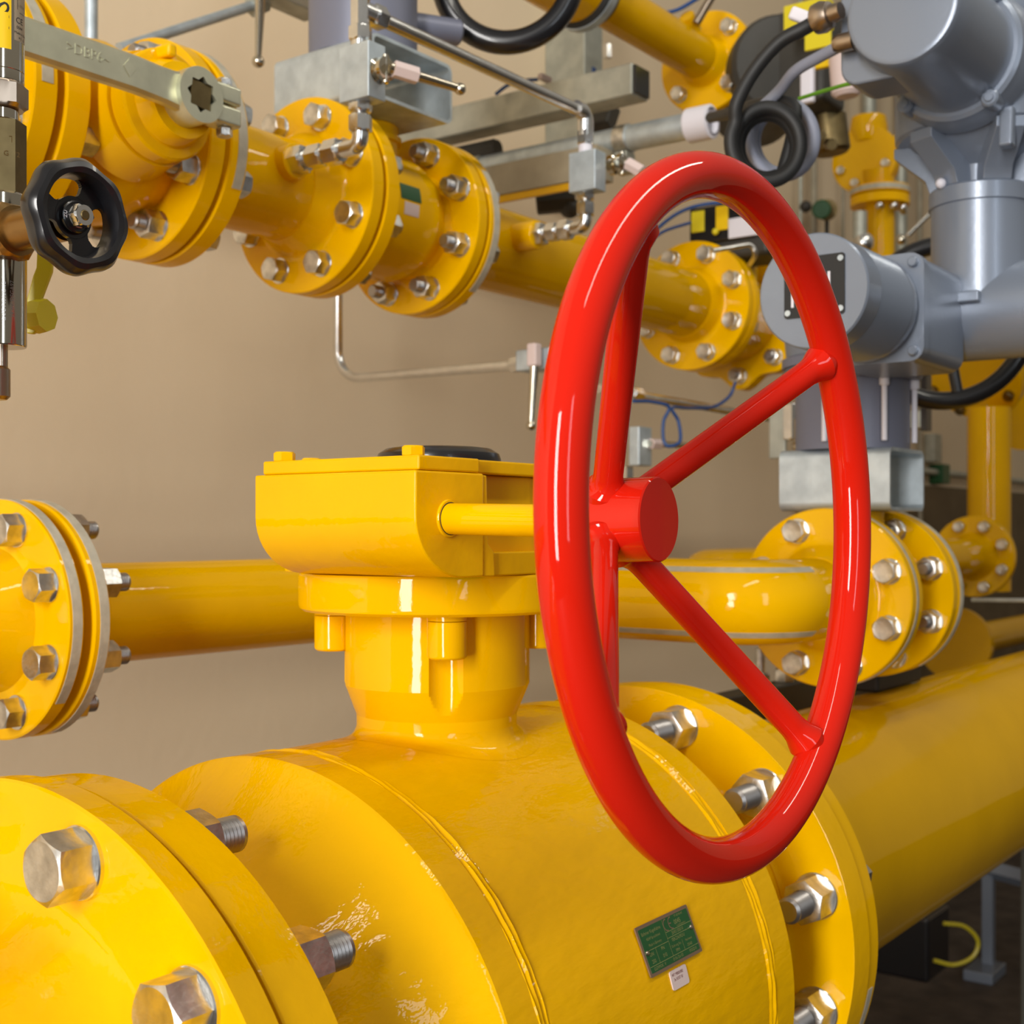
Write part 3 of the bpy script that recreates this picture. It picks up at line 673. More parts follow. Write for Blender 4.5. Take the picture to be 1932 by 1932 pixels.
# black rim wheel of the actuator, below the arm
hwp = at(1830, 640, Y=0.74)
def rim_wheel(c, n, R, r, spokes, name, label, sp0=0.35):
    n = Vector(n).normalized(); a1 = n.cross(Vector((0, 0, 1))).normalized(); a2 = a1.cross(n)
    t_ = thing(name, label, 'handwheel', c)
    part('rim', MB().tube([c+(a1*math.cos(2*PI*k/72)+a2*math.sin(2*PI*k/72))*R for k in range(72)], r, 20, closed=True), 'black', t_)
    part('hub', MB().cyl(c-n*0.018, c+n*0.018, R*0.2, seg=32, ch=0.002), 'black', t_)
    for k in range(spokes):
        a = 2*PI*k/spokes+sp0; d = a1*math.cos(a)+a2*math.sin(a)
        part('spoke', MB().cyl(c+d*R*0.15, c+d*(R-r*0.4), r*0.62, seg=16), 'black', t_)
    return t_
rim_wheel(at(1782, 609, Y=0.62), (-0.93, -0.37, 0.0), 0.112, 0.0130, 3, 'handwheel', 'black rim handwheel below the horizontal arm of the grey actuator')

# ================================================================== LINE 2 (upper)
Y2, Z2 = 1.10, 0.3865
p2 = thing('gas_pipe', 'yellow flange with grey tape at top left corner, behind the steel lever', 'pipe', (0.5, Y2, Z2-0.12))
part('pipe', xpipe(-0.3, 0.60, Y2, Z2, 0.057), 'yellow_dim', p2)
part('flange', disc(0.655, 0.6785, Y2, Z2, 0.113, hub=0.068, hub_len=0.05, pipe=0.057, side=-1), 'yellow', p2)
part('edge_tape', rim_tape(0.662, 0.673, Y2, Z2, 0.113, -2, 75), 'tape', p2, 'strip of grey tape on the flange edge')
ring_of(p2, 'bolt', 0.655, Y2, Z2, 0.09, 8, 22.5, 0.025, -1)
bv = thing('ball_valve', 'yellow ball valve with long steel lever at upper left', 'valve', (0.78, Y2, Z2-0.12))
part('flange', disc(0.6870, 0.712, Y2, Z2, 0.113), 'yellow', bv)
part('flange', disc(0.848, 0.8680, Y2, Z2, 0.1115), 'yellow', bv)
part('body', MB().lathe([(0.712, 0), (0.712, 0.074), (0.722, 0.076), (0.740, 0.084), (0.780, 0.090), (0.815, 0.084), (0.835, 0.072), (0.848, 0.068), (0.848, 0)], (0, Y2, Z2), (1, 0, 0), 80), 'yellow_cast', bv)
ring_of(bv, 'nut', 0.712, Y2, Z2, 0.09, 8, 22.5, 0.025, +1, stl=0.03)
ring_of(bv, 'nut', 0.848, Y2, Z2, 0.09, 8, 22.5, 0.025, -1, stl=0.034)
LX = 0.775
part('bonnet', MB().lathe([(1.02, 0), (1.02, 0.060), (0.985, 0.052), (0.981, 0.052), (0.981, 0.046), (0.978, 0.046), (0.978, 0.050), (0.962, 0.050), (0.960, 0.048), (0.958, 0.040), (0.944, 0.036), (0.940, 0.034), (0.940, 0)], (LX, 0, Z2), (0, 1, 0), 64), 'yellow_cast', bv)
part('stop_pin', MB().box((LX-0.010, 0.953, Z2+0.043), (0.010, 0.022, 0.012), 0.003), 'yellow_cast', bv)
part('gasket', MB().cyl((0.6787, Y2, Z2), (0.6869, Y2, Z2), 0.078, seg=56), 'yellow_dim', bv)
# steel lever: star bored hub, arm, clamp lug and bolt
def star_r(t, a=0.0118):
    f_ = lambda q: a/max(abs(math.cos(q)), abs(math.sin(q)))
    return max(f_(t), f_(t+PI/4))
def star_hub(cx_, cz_, y0, y1, R, n=96):
    vs = []; fs = []
    for y in (y0, y1):
        for k in range(n): t = 2*PI*k/n; vs.append(Vector((cx_+R*math.cos(t), y, cz_+R*math.sin(t))))
        for k in range(n): t = 2*PI*k/n; r = star_r(t+0.1); vs.append(Vector((cx_+r*math.cos(t), y, cz_+r*math.sin(t))))
    for k in range(n):
        l = (k+1) % n
        fs += [(k, l, n+l, n+k), (2*n+k, 2*n+l, 3*n+l, 3*n+k), (k, l, 2*n+l, 2*n+k), (n+k, n+l, 3*n+l, 3*n+k)]
    return MB().add(vs, fs)
LY = 0.915
lev = thing('lever_handle', 'long flat steel lever with star socket, on the upper left yellow valve', 'lever', (LX, LY, Z2))
part('socket_hub', star_hub(LX, Z2, LY, LY+0.026, 0.0245), 'lever', lev)
armp = [(LX-0.014, 0.0185), (LX-0.040, 0.0175), (LX-0.085, 0.0175), (LX-0.30, 0.0170), (LX-0.48, 0.0165), (LX-0.49, 0.012), (LX-0.49, -0.012), (LX-0.48, -0.0165), (LX-0.30, -0.0160), (LX-0.085, -0.0150), (LX-0.045, -0.0130), (LX-0.014, -0.0185)]
def arm_map(a, b, h):
    k = max(0, min(1, (LX-0.02-a)/0.05)); return Vector((a, h+LY+0.002-0.012*k*k*(3-2*k), Z2+b))
arm = MB()
seg_x = [LX-0.012-0.478*k/40 for k in range(41)]
rows = []
for x in seg_x:
    k = LX-x; hh = 0.0155+0.003*math.exp(-((k-0.0)/0.02)**2); y_ = LY+0.006-0.006*min(1, max(0, (k-0.02)/0.05))
    hh2 = hh*(1 if k < 0.47 else 0.85)
    sec = [(0, -hh2+0.003), (0.0, hh2-0.003), (0.003, hh2), (0.009, hh2), (0.012, hh2-0.003), (0.012, -hh2+0.003), (0.009, -hh2), (0.003, -hh2)]
    rows.append([Vector((x, y_+a, Z2+b)) for a, b in sec])
vs = [v for r in rows for v in r]; n8 = 8
arm.add(vs, [(i*8+k, i*8+(k+1) % 8, (i+1)*8+(k+1) % 8, (i+1)*8+k) for i in range(40) for k in range(8)]+[tuple(range(8)), tuple(40*8+k for k in range(8))])
part('arm', arm, 'lever', lev)
lug = MB().span(LX+0.018, LX+0.048, LY+0.001, LY+0.024, Z2+0.0010, Z2+0.0185, 0.003); lug.span(LX+0.018, LX+0.048, LY+0.001, LY+0.024, Z2-0.0185, Z2-0.0010, 0.003)
part('clamp_lug', lug, 'lever', lev)
part('clamp_bolt', MB().hexbar((LX+0.036, LY+0.012, Z2-0.0270), (LX+0.036, LY+0.012, Z2-0.0190), 0.013).hexbar((LX+0.036, LY+0.012, Z2+0.0190), (LX+0.036, LY+0.012, Z2+0.026), 0.013), 'zinc', lev)
part('valve_stem', MB().prism([(0.0112*math.sqrt(2)*math.cos(math.radians(45-5.7+90*k)), 0.0112*math.sqrt(2)*math.sin(math.radians(45-5.7+90*k))) for k in range(4)], LY+0.0015, 0.945, lambda a, b, h: Vector((LX+a, h, Z2+b))), 'bronze', bv, 'square brass coloured stem')
mk = MB(); put_text(mk, '>DBP6~', 0.0120, lambda a, b, h: Vector((a, LY-0.0002-h, Z2+b+0.002)), LX-0.118, 0, 0.0003)
mk.prism([(-0.006, 0), (0, 0.008), (0.006, 0), (0, -0.008)], 0, 0.0004, lambda a, b, h: Vector((LX-0.078+a, LY-0.0002-h, Z2+0.002+b)))
part('embossed_marking', mk, 'lever', lev)

# spool with instrument tap, between the two joints
sp = thing('pipe_spool', 'short yellow pipe spool between the lever valve and the flanged check valve', 'pipe', (0.98, Y2, Z2-0.12))
part('flange', disc(0.8745, 0.898, Y2, Z2, 0.1115, hub=0.068, hub_len=0.028, pipe=0.057, side=+1), 'yellow', sp)
part('edge_tape', rim_tape(0.8835, 0.8950, Y2, Z2, 0.1115, -25, 80), 'tape', sp, 'strip of grey tape on the flange edge')
part('pipe', xpipe(0.90, 1.07, Y2, Z2, 0.057), 'yellow', sp)
part('flange', disc(1.078, 1.0965, Y2, Z2, 0.1125, hub=0.070, hub_len=0.035, pipe=0.057, side=-1), 'yellow', sp)
ring_of(sp, 'bolt', 0.898, Y2, Z2, 0.09, 8, 22.5, 0.025, +1)
ring_of(sp, 'bolt', 1.078, Y2, Z2, 0.09, 8, 22.5, 0.025, -1)
part('gasket', MB().cyl((0.8682, Y2, Z2), (0.8744, Y2, Z2), 0.078, seg=56), 'yellow_dim', sp)
part('gasket', MB().cyl((1.0967, Y2, Z2), (1.1024, Y2, Z2), 0.078, seg=56), 'yellow_dim', sp)
part('tap_boss', MB().cyl((1.0026, 1.06, 0.398), (1.0026, 1.030, 0.398), 0.019, seg=36, ch=0.001), 'yellow', sp)
cv = thing('check_valve', 'yellow flanged valve with green plate, below the galvanised tube at upper centre', 'valve', (1.19, Y2, Z2-0.12))
part('flange', disc(1.1025, 1.1235, Y2, Z2, 0.1125), 'yellow', cv)
part('flange', disc(1.270, 1.288, Y2, Z2, 0.1115), 'yellow', cv)
part('body', MB().lathe([(1.1235, 0), (1.1235, 0.078), (1.130, 0.0765), (1.232, 0.0765), (1.240, 0.074), (1.258, 0.066), (1.270, 0.068), (1.270, 0)], (0, Y2, Z2), (1, 0, 0), 96), 'yellow', cv)
part('neck', MB().lathe([(Z2+0.05, 0), (Z2+0.05, 0.038), (0.470, 0.038), (0.472, 0.042), (0.478, 0.042), (0.480, 0.038), (0.492, 0.038), (0.492, 0)], (1.19, Y2, 0), (0, 0, 1), 48), 'yellow', cv)
ring_of(cv, 'nut', 1.1235, Y2, Z2, 0.09, 8, 22.5, 0.025, +1, stl=0.03)
ring_of(cv, 'nut', 1.270, Y2, Z2, 0.09, 8, 22.5, 0.025, -1, stl=0.034)
def cyl_patch(X0, X1, a0, a1, R, Y, Z, th=0.0006, n=10):
    mb = MB(); vs = []
    for i in range(n+1):
        a = math.radians(a0+(a1-a0)*i/n)
        for x, r in ((X0, R-0.001), (X0, R+th), (X1, R+th), (X1, R-0.001)): vs.append(Vector((x, Y-r*math.cos(a), Z+r*math.sin(a))))
    return mb.add(vs, [(4*i+k, 4*i+(k+1) % 4, 4*i+4+(k+1) % 4, 4*i+4+k) for i in range(n) for k in range(4)]+[(0, 1, 2, 3), (4*n, 4*n+1, 4*n+2, 4*n+3)])
part('gasket', MB().cyl((1.2882, Y2, Z2), (1.2929, Y2, Z2), 0.078, seg=56), 'yellow_dim', cv)
part('nameplate', cyl_patch(1.166, 1.202, 3, 17, 0.0765, Y2, Z2), 'plate_green', cv, 'small green nameplate')
part('sticker', cyl_patch(1.172, 1.198, -10, 1, 0.0765, Y2, Z2), 'paper', cv, 'small white sticker')
pb = thing('gas_pipe', 'long yellow pipe between check valve and control valve, behind the red wheel', 'pipe', (1.66, Y2, Z2-0.12))
part('flange', disc(1.293, 1.314, Y2, Z2, 0.1115, hub=0.068, hub_len=0.028, pipe=0.057, side=+1), 'yellow', pb)
part('edge_tape', rim_tape(1.3005, 1.312, Y2, Z2, 0.1115, -50, 35), 'tape', pb, 'strip of grey tape on the flange edge')
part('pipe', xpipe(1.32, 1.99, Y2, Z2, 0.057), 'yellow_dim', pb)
part('flange', disc(2.006, 2.027, Y2, Z2, 0.111, hub=0.0635, hub_len=0.03, pipe=0.057, side=-1), 'yellow', pb)
ring_of(pb, 'bolt', 1.314, Y2, Z2, 0.09, 8, 22.5, 0.025, +1)
ring_of(pb, 'bolt', 2.006, Y2, Z2, 0.09, 8, 22.5, 0.025, -1)
part('tap_boss', MB().cyl((1.428, 1.06, 0.393), (1.428, 1.012, 0.393), 0.019, seg=36, ch=0.001), 'yellow', pb)
rv = thing('control_valve', 'yellow lobed control valve behind the bolted flange seen through the red wheel', 'valve', (2.15, Y2, Z2-0.12))
part('flange', disc(2.029, 2.050, Y2, Z2, 0.111), 'yellow', rv)
part('body', MB().lathe([(2.05, 0), (2.05, 0.088), (2.10, 0.085), (2.19, 0.075), (2.20, 0)], (0, Y2, Z2), (1, 0, 0), 64), 'yellow_dim', rv)
def lobed(h, t, r): return r*(1+0.07*math.cos(8*t)) if r > 0.09 else r
part('lobed_flange', MB().lathe([(2.195, 0), (2.195, 0.117), (2.225, 0.117), (2.225, 0)], (0, Y2, Z2-0.004), (1, 0, 0), 128, lobed), 'yellow_dim', rv)
ring_of(rv, 'nut', 2.195, Y2, Z2-0.004, 0.1, 8, 0, 0.025, -1, stl=0.03)
ring_of(rv, 'nut', 2.050, Y2, Z2, 0.09, 8, 22.5, 0.025, +1, stl=0.03)
part('upper_body', MB().lathe([(0, 0), (0, 0.06), (0.05, 0.062), (0.08, 0.05), (0.08, 0)], (2.13, Y2, Z2+0.03), (0, 0, 1), 48), 'yellow_dim', rv)
part('pipe', xpipe(2.225, 2.8, Y2, Z2, 0.057), 'yellow_dim', rv)

# positioner with yellow panels above it
po = at(1355, 425, t=2.30)
ps = thing('positioner', 'black positioner box with yellow panels inside the top of the red wheel', 'instrument', po-Vector((0, 0, 0.04)))
def along(x, y, t, X=None, Y=None): return at(x, y, X=X, Y=Y, t=t)
def quadbox(x0, y0, x1, y1, Yp, depth, bev=0.002):
    a = at(x0, y0, Y=Yp); b = at(x1, y1, Y=Yp)
    return MB().span(a.x, b.x, Yp, Yp+depth, min(a.z, b.z), max(a.z, b.z), bev)
def facebox(x0, y0, x1, y1, Xp, depth, bev=0.002):
    """box whose -X face spans the bearings given; the face looks back along the pipes"""
    a = at(x0, y0, X=Xp); b = at(x1, y1, X=Xp)
    return MB().span(Xp, Xp+depth, a.y, b.y, min(a.z, b.z), max(a.z, b.z), bev)
part('case', facebox(1300, 394, 1420, 446, 2.02, 0.06, 0.004), 'black', ps)
part('status_panel', facebox(1304, 400, 1328, 436, 2.017, 0.004, 0.001), 'tag_yellow', ps, 'lemon yellow panel')
part('status_panel', facebox(1350, 390, 1373, 432, 2.017, 0.004, 0.001), 'label_yellow', ps, 'orange yellow panel')
part('label_plate', facebox(1374, 413, 1432, 442, 2.017, 0.004, 0.001), 'white', ps, 'white label plate')
part('knob', MB().ball(at(1350, 437, X=2.012), 0.006, 14), 'tag_yellow', ps)
part('base', facebox(1330, 440, 1450, 478, 2.03, 0.10, 0.01), 'dark', ps)
part('stem', MB().cyl(Vector((2.09, Y2, Z2+0.09)), Vector((2.09, Y2, 0.47)), 0.03, seg=24), 'dark', ps)
solo('bent_steel_tube', MB().tube(smooth_path([at(1345, 473, t=2.12), at(1418, 460, t=2.14), at(1427, 480, t=2.14), at(1414, 500, t=2.18)], 0.014, 8), 0.004, 12), 'zinc', 'thin grey tube curling over the top right of the bolted flange, inside the red wheel', 'tube')

# galvanised tube + grey column on the check valve
solo('square_tube_spacer', hollow_tube(1.100, 1.244, 1.010, 1.168, 0.4925, 0.5645), 'galv', 'open galvanised square tube above the upper flanged valves, left of centre', 'spacer')
a2 = thing('electric_actuator', 'blue grey actuator column standing on the upper galvanised tube', 'actuator', (1.19, Y2, 0.5645))
part('column', MB().cyl((1.172, 1.09, 0.5645), (1.172, 1.09, 0.74), 0.0655, seg=64), 'grey_dim', a2)
part('housing', MB().lathe([(0.735, 0), (0.735, 0.08), (0.75, 0.085), (0.93, 0.085), (0.945, 0.07), (0.945, 0)], (1.172, 1.09, 0), (0, 0, 1), 64), 'grey_dim', a2)
part('side_shaft', MB().cyl((1.20, 1.08, 0.622), (1.285, 1.03, 0.622), 0.016, seg=28, ch=0.003), 'grey_dim', a2)
c_ = at(958, -44, Y=1.0)
rim_wheel(c_, (-0.85, -0.53, 0.0), 0.084, 0.0150, 2, 'handwheel', 'black rim handwheel cut off by the top edge, beside the upper grey column', 0.0)

# ---- impulse fittings
def fitting_run(name, label, Xf, Yb, Yend, z, zblock0, zblock1, ztop, group=None, block=(0.030, 0.030)):
    t_ = thing(name, label, 'fitting', (Xf, Yend, z))
    L = Yb-Yend
    part('hex_fitting', MB().hexbar((Xf, Yb, z), (Xf, Yb-L*0.20, z), 0.027), 'steel', t_)
    part('hex_fitting', MB().hexbar((Xf, Yb-L*0.24, z), (Xf, Yb-L*0.46, z), 0.022), 'steel', t_)
    part('hex_fitting', MB().hexbar((Xf, Yb-L*0.50, z), (Xf, Yb-L*0.72, z), 0.024), 'steel', t_)
    part('elbow', MB().tube(smooth_path([(Xf, Yb-L*0.18, z), (Xf, Yend, z), (Xf, Yend, z+0.026)], 0.010, 6), 0.0085, 20), 'steel', t_)
    part('union_nut', MB().hexbar((Xf, Yend, z+0.014), (Xf, Yend, z+0.032), 0.022), 'steel', t_)
    part('stem', MB().cyl((Xf, Yend, z+0.012), (Xf, Yend, zblock0+0.002), 0.0065, seg=20), 'steel', t_)
    part('union_nut', MB().hexbar((Xf, Yend, zblock0-0.010), (Xf, Yend, zblock0), 0.022), 'steel', t_)
    return t_
f1 = fitting_run('shutoff_fitting', 'silver hex fittings with square valve block at upper centre, in front of the galvanised tube', 1.0026, 1.034, 0.9365, 0.398, 0.4425, 0.500, 0.54)
part('valve_block', MB().span(0.990, 1.016, 0.9135, 0.955, 0.4425, 0.5000, 0.001), 'galv', f1)
part('union_nut', MB().cyl((1.0026, 0.9365, 0.499), (1.0026, 0.9365, 0.506), 0.010, seg=24), 'steel', f1)
part('union_nut', MB().hexbar((1.0026, 0.9365, 0.506), (1.0026, 0.9365, 0.522), 0.022), 'steel', f1)
part('tee_body', MB().hexbar((1.0026, 0.9365, 0.520), (1.0026, 0.9365, 0.575), 0.018).cyl((1.0026, 0.9365, 0.540), (1.035, 0.9365, 0.540), 0.010, seg=20), 'steel', f1)
part('union_nut', MB().hexbar((1.020, 0.9365, 0.540), (1.038, 0.9365, 0.540), 0.022), 'steel', f1)
def lever_valve(parent, c, tip, pad=True):
    c = Vector(c); tip = Vector(tip)
    part('bonnet', MB().lathe([(0, 0), (0, 0.013), (0.008, 0.013), (0.010, 0.009), (0.014, 0.009), (0.015, 0.0125), (0.020, 0.0125), (0.021, 0)], c, (0, -1, 0), 24), 'chrome', parent)
    s0 = c+Vector((0, -0.024, 0)); d = (tip-s0); L = d.length; d.normalize()
    part('pinch_bar', MB().cyl(c+Vector((0, -0.018, -0.015)), c+Vector((0, -0.018, 0.015)), 0.0035, seg=14, ch=0.0008), 'chrome', parent)
    part('lever', MB().cyl(s0, tip, 0.0060, 0.0042, seg=18).ball(tip, 0.0062, 16), 'chrome', parent)
    part('lever_sleeve', MB().cyl(s0+d*0.004, s0+d*0.030, 0.0088, seg=6), 'paper', parent, 'pale label sleeve')
lever_valve(f1, at(703, 137, Y=0.921), at(868, 168, Y=0.86))
tb = MB().tube([at(712, 33, Y=0.9365), at(1103, 213, Y=0.9365)], 0.0075, 20)
solo('impulse_tube', tb, 'steel', 'straight silver tube slanting from the upper fittings down to the elbow above the wheel', 'tube')
f2 = fitting_run('shutoff_fitting', 'silver hex fittings with square valve block touching the red wheel at upper left of it', 1.428, 1.016, 0.9365, 0.393, 0.437, 0.492, 0.54)
part('valve_block', MB().span(1.415, 1.441, 0.9135, 0.954, 0.437, 0.488, 0.001), 'galv', f2)
part('union_nut', MB().cyl((1.428, 0.9365, 0.487), (1.428, 0.9365, 0.499), 0.009, seg=24), 'white', f2)
part('union_nut', MB().hexbar((1.428, 0.9365, 0.499), (1.428, 0.9365, 0.518), 0.020), 'steel', f2)
part('elbow', MB().tube(smooth_path([(1.405, 0.9365, 0.541), (1.428, 0.9365, 0.541), (1.428, 0.9365, 0.510)], 0.012, 6), 0.0105, 20), 'steel', f2)
lever_valve(f2, at(1152, 312, Y=0.921), at(1215, 326, Y=0.87))

# lower steel tubes near the wall
p0 = at(638, 520, Y=1.45); XT = p0.x
t1 = smooth_path([(XT, 1.45, 0.42), (XT, 1.45, (CY-716)/FPX*2.07), at(965, 690, X=XT)], 0.045, 8)
lt = thing('impulse_tube', 'thin steel tube hanging below the check valve and turning towards the wheel', 'tube', (XT, 1.45, 0.24))
part('tube', MB().tube(t1, 0.0072, 18), 'steel', lt)
e_ = at(985, 685, X=XT)
part('union_nut', MB().hexbar(t1[-1], e_+Vector((0, -0.002, 0)), 0.020), 'steel', lt)
part('valve_block', MB().box(at(1018, 680, X=XT), (0.034, 0.06, 0.030), 0.003), 'galv', lt)
part('lever', MB().cyl(at(1008, 690, X=XT-0.03), at(1002, 800, X=XT-0.03), 0.0065, 0.0045, seg=18).ball(at(1002, 803, X=XT-0.03), 0.0068, 16), 'chrome', lt)
part('lever_sleeve', MB().box(at(1008, 670, X=XT-0.03), (0.016, 0.016, 0.032), 0.003), 'paper', lt, 'pale label sleeve')
lt2 = thing('impulse_tube', 'thin steel tube with blue wire tied below, seen between the red spokes', 'tube', at(1200, 745, Y=1.1))
part('tube', MB().tube([at(1130, 733, Y=1.1), at(1488, 795, Y=1.1)], 0.0072, 18), 'steel', lt2)
part('union_nut', MB().hexbar(at(1192, 742, Y=1.1), at(1208, 746, Y=1.1), 0.020), 'steel', lt2)
part('union_nut', MB().hexbar(at(1476, 792, Y=1.1), at(1500, 796, Y=1.1), 0.022), 'steel', lt2)
sv = thing('shutoff_valve', 'small valve block with horizontal lever just above the red hub', 'valve', at(1196, 880, Y=1.12))
part('valve_block', facebox(1186, 805, 1206, 878, 1.80, 0.04, 0.002), 'galv', sv)
part('union_nut', MB().hexbar(at(1183, 905, X=1.82), at(1183, 880, X=1.82), 0.020), 'steel', sv)
lever_valve(sv, at(1200, 838, Y=1.10), at(1330, 842, Y=1.06))
solo('blue_wire', MB().tube(spline([at(1195, 757, t=2.05), at(1230, 758, t=2.08), at(1262, 768, t=2.10), at(1252, 795, t=2.1), at(1252, 830, t=2.1), at(1262, 842, t=2.1), at(1283, 832, t=2.11), at(1280, 795, t=2.12), at(1268, 770, t=2.12), at(1300, 770, t=2.2), at(1345, 768, t=2.3), at(1376, 748, t=2.35), at(1388, 720, t=2.35)]), 0.0028, 10), 'blue', 'blue wire looped under the thin steel tube, seen between the red spokes', 'wire')
solo('blue_wire', MB().tube(spline([at(1215, 455, t=2.2), at(1260, 415, t=2.2), at(1300, 393, t=2.2), at(1350, 383, t=2.2), at(1400, 382, t=2.2)]), 0.0030, 10), 'blue', 'blue wire arching to the positioner inside the top of the red wheel', 'wire')
solo('blue_wire', MB().tube(spline([at(1215, 468, t=2.2), at(1250, 438, t=2.2), at(1303, 420, t=2.22)]), 0.0026, 10), 'blue', 'short blue wire entering the left side of the black positioner', 'wire')

# right-hand small clutter beside the column
bk = thing('gauge_fitting', 'small silver valve fitting left of the grey column, above the galvanised tube', 'fitting', at(1490, 855, t=2.2))
part('body', MB().hexbar(at(1492, 830, t=2.2), at(1492, 762, t=2.2), 0.026), 'steel', bk)
part('bracket', MB().box(at(1468, 810, t=2.25), (0.01, 0.03, 0.10), 0.002), 'galv_dim', bk)
part('needle_stem', MB().cyl(at(1503, 840, t=2.15), at(1503, 790, t=2.15), 0.004, seg=12).ball(at(1503, 842, t=2.15), 0.008, 14), 'chrome', bk)

# ================================================================== brackets and conduit near the top
BX = 1.77
solo('square_beam', bevel_mesh(MB().span(BX, BX+0.050, 1.074, WY, 0.684, 0.734), 0.003), 'galv_dim', 'grey galvanised square beam with black end cap at top centre', 'beam')
solo('end_cap', MB().span(BX+0.003, BX+0.047, 1.069, 1.0738, 0.687, 0.731, 0.001), 'black', 'black plastic cap on the end of the square beam', 'cap')
cdz = (CY-247)/FPX*2.06
cx0 = 1.80
cn = thing('steel_conduit', 'round galvanised conduit with white end collar, below the square beam', 'conduit', (cx0, 1.3, cdz-0.03))
cend = at(1345, 228, X=cx0)
part('pipe', MB().cyl((cx0, WY, cdz), (cx0, cend.y+0.02, cdz), 0.0205, seg=36), 'galv', cn)
part('coupling', MB().cyl((cx0, WY-0.10, cdz), (cx0, WY-0.21, cdz), 0.0235, seg=36), 'galv_dim', cn)
part('collar', MB().lathe([(0, 0.0215), (0.002, 0.0262), (0.040, 0.0262), (0.042, 0.0245), (0.042, 0.0180), (0.0, 0.0180)], (cx0, cend.y, cdz), (0, 1, 0), 36), 'white', cn, 'white plastic collar')
cl = thing('pipe_clamp', 'galvanised clamp holding the round conduit below the square beam', 'clamp', (cx0, 1.17, cdz+0.02))
ccl = at(1178, 250, X=cx0).y
part('ring', MB().lathe([(0, 0.0207), (0, 0.0235), (0.022, 0.0235), (0.022, 0.0207), (0, 0.0207)], (cx0, ccl-0.011, cdz), (0, 1, 0), 36), 'zinc', cl)
part('foot', MB().span(cx0-0.014, cx0+0.014, ccl-0.012, ccl+0.012, cdz-0.055, cdz-0.022, 0.002), 'galv_dim', cl)
solo('steel_channel', MB().span(1.74, 1.79, 1.12, WY, (CY-345)/FPX*2.3-0.052, (CY-345)/FPX*2.3, 0.002), 'stone', 'pale flat channel below the round conduit, left of the red wheel top', 'channel')
solo('yellow_channel_edge', MB().span(1.742, 1.748, 1.13, WY, (CY-345)/FPX*2.3-0.064, (CY-345)/FPX*2.3-0.053), 'yellow_dim', 'yellow strip along the underside of the pale channel', 'strip')
# slotted upright on the wall with clamp for the reduced pipe
ux = at(1120, 60, Y=1.50)
up_ = thing('slotted_channel', 'slotted galvanised upright behind the top yellow pipe and rubber clamp', 'channel', (ux.x, 1.53, 0.73))
part('rail', MB().span(ux.x-0.035, ux.x+0.035, 1.50, WY, 0.735, 1.15, 0.002), 'galv_dim', up_)
for q in range(3): part('slot', MB().span(ux.x-0.006, ux.x+0.008, 1.4985, 1.5006, 0.765+q*0.08, 0.810+q*0.08, 0.001), 'blue', up_)
part('stud', MB().hexbar(at(1146, 110, Y=1.46), at(1146, 84, Y=1.46), 0.016), 'steel', up_)
for (X_, Y_, Z_) in ((1.80, 1.52, 0.62), ):
    solo('blue_fitting_cluster', MB().hexbar((X_, 1.50, Z_+0.035), (X_-0.0, 1.36, Z_+0.035), 0.03), 'dark', 'dark fitting under the square beam behind the elbow', 'fitting')
bl = MB().tube(spline([at(935, 178, t=2.2), at(960, 160, t=2.2), at(990, 152, t=2.2), at(1015, 150, t=2.2)]), 0.003, 8)
solo('blue_wire', bl, 'blue', 'blue wire with white tag lying on the square beam', 'wire')
solo('cable_tag', MB().box(at(1028, 148, t=2.2), (0.03, 0.01, 0.010), 0.002), 'paper', 'pale cable tag on the square beam', 'tag')

# top yellow pipe with reducer clamp and four-bolt flange
Y5, Z5 = 1.147, 0.858
p5 = thing('gas_pipe', 'yellow pipe at top centre ending in a four-bolt flange above the wheel', 'pipe', (2.0, Y5, Z5-0.1))
part('pipe', xpipe(1.76, 2.13, Y5, Z5, 0.0385), 'yellow_dim', p5)
part('sleeve', xpipe(1.30, 1.735, Y5, Z5, 0.058), 'yellow_dim', p5)
part('flange', disc(2.149, 2.166, Y5, Z5, 0.0925, hub=0.046, hub_len=0.03, pipe=0.0385, side=-1), 'yellow', p5)
ring_of(p5, 'bolt', 2.149, Y5, Z5, 0.0725, 4, 45, 0.024, -1)
part('rubber_clamp', MB().lathe([(0, 0.038), (0, 0.058), (0.006, 0.064), (0.03, 0.064), (0.038, 0.058), (0.055, 0.048), (0.055, 0.038)], (1.725, Y5, Z5), (1, 0, 0), 48), 'rubber', p5, 'thick black rubber lined clamp')
part('clamp_band', MB().lathe([(0, 0.0645), (0.0, 0.0665), (0.016, 0.0665), (0.016, 0.0645)], (1.735, Y5, Z5), (1, 0, 0), 48), 'galv', p5)
part('tap_boss', MB().cyl(at(1310, 60, Y=Y5-0.02), at(1295, 30, Y=Y5-0.02), 0.014, seg=20), 'yellow_dim', p5)
solo('impulse_tube', MB().tube([at(1313, 45, t=2.30), at(1345, -10, t=2.30)], 0.0075, 16), 'copper_steel', 'short brown grey tube rising from the four-bolt flange to the top edge', 'tube')
solo('blue_wire', MB().tube(spline([at(1225, 5, t=2.3), at(1240, 22, t=2.3), at(1275, 20, t=2.3), at(1320, -5, t=2.3)]), 0.0035, 8), 'blue', 'blue wire at the top edge left of the four-bolt flange', 'wire')

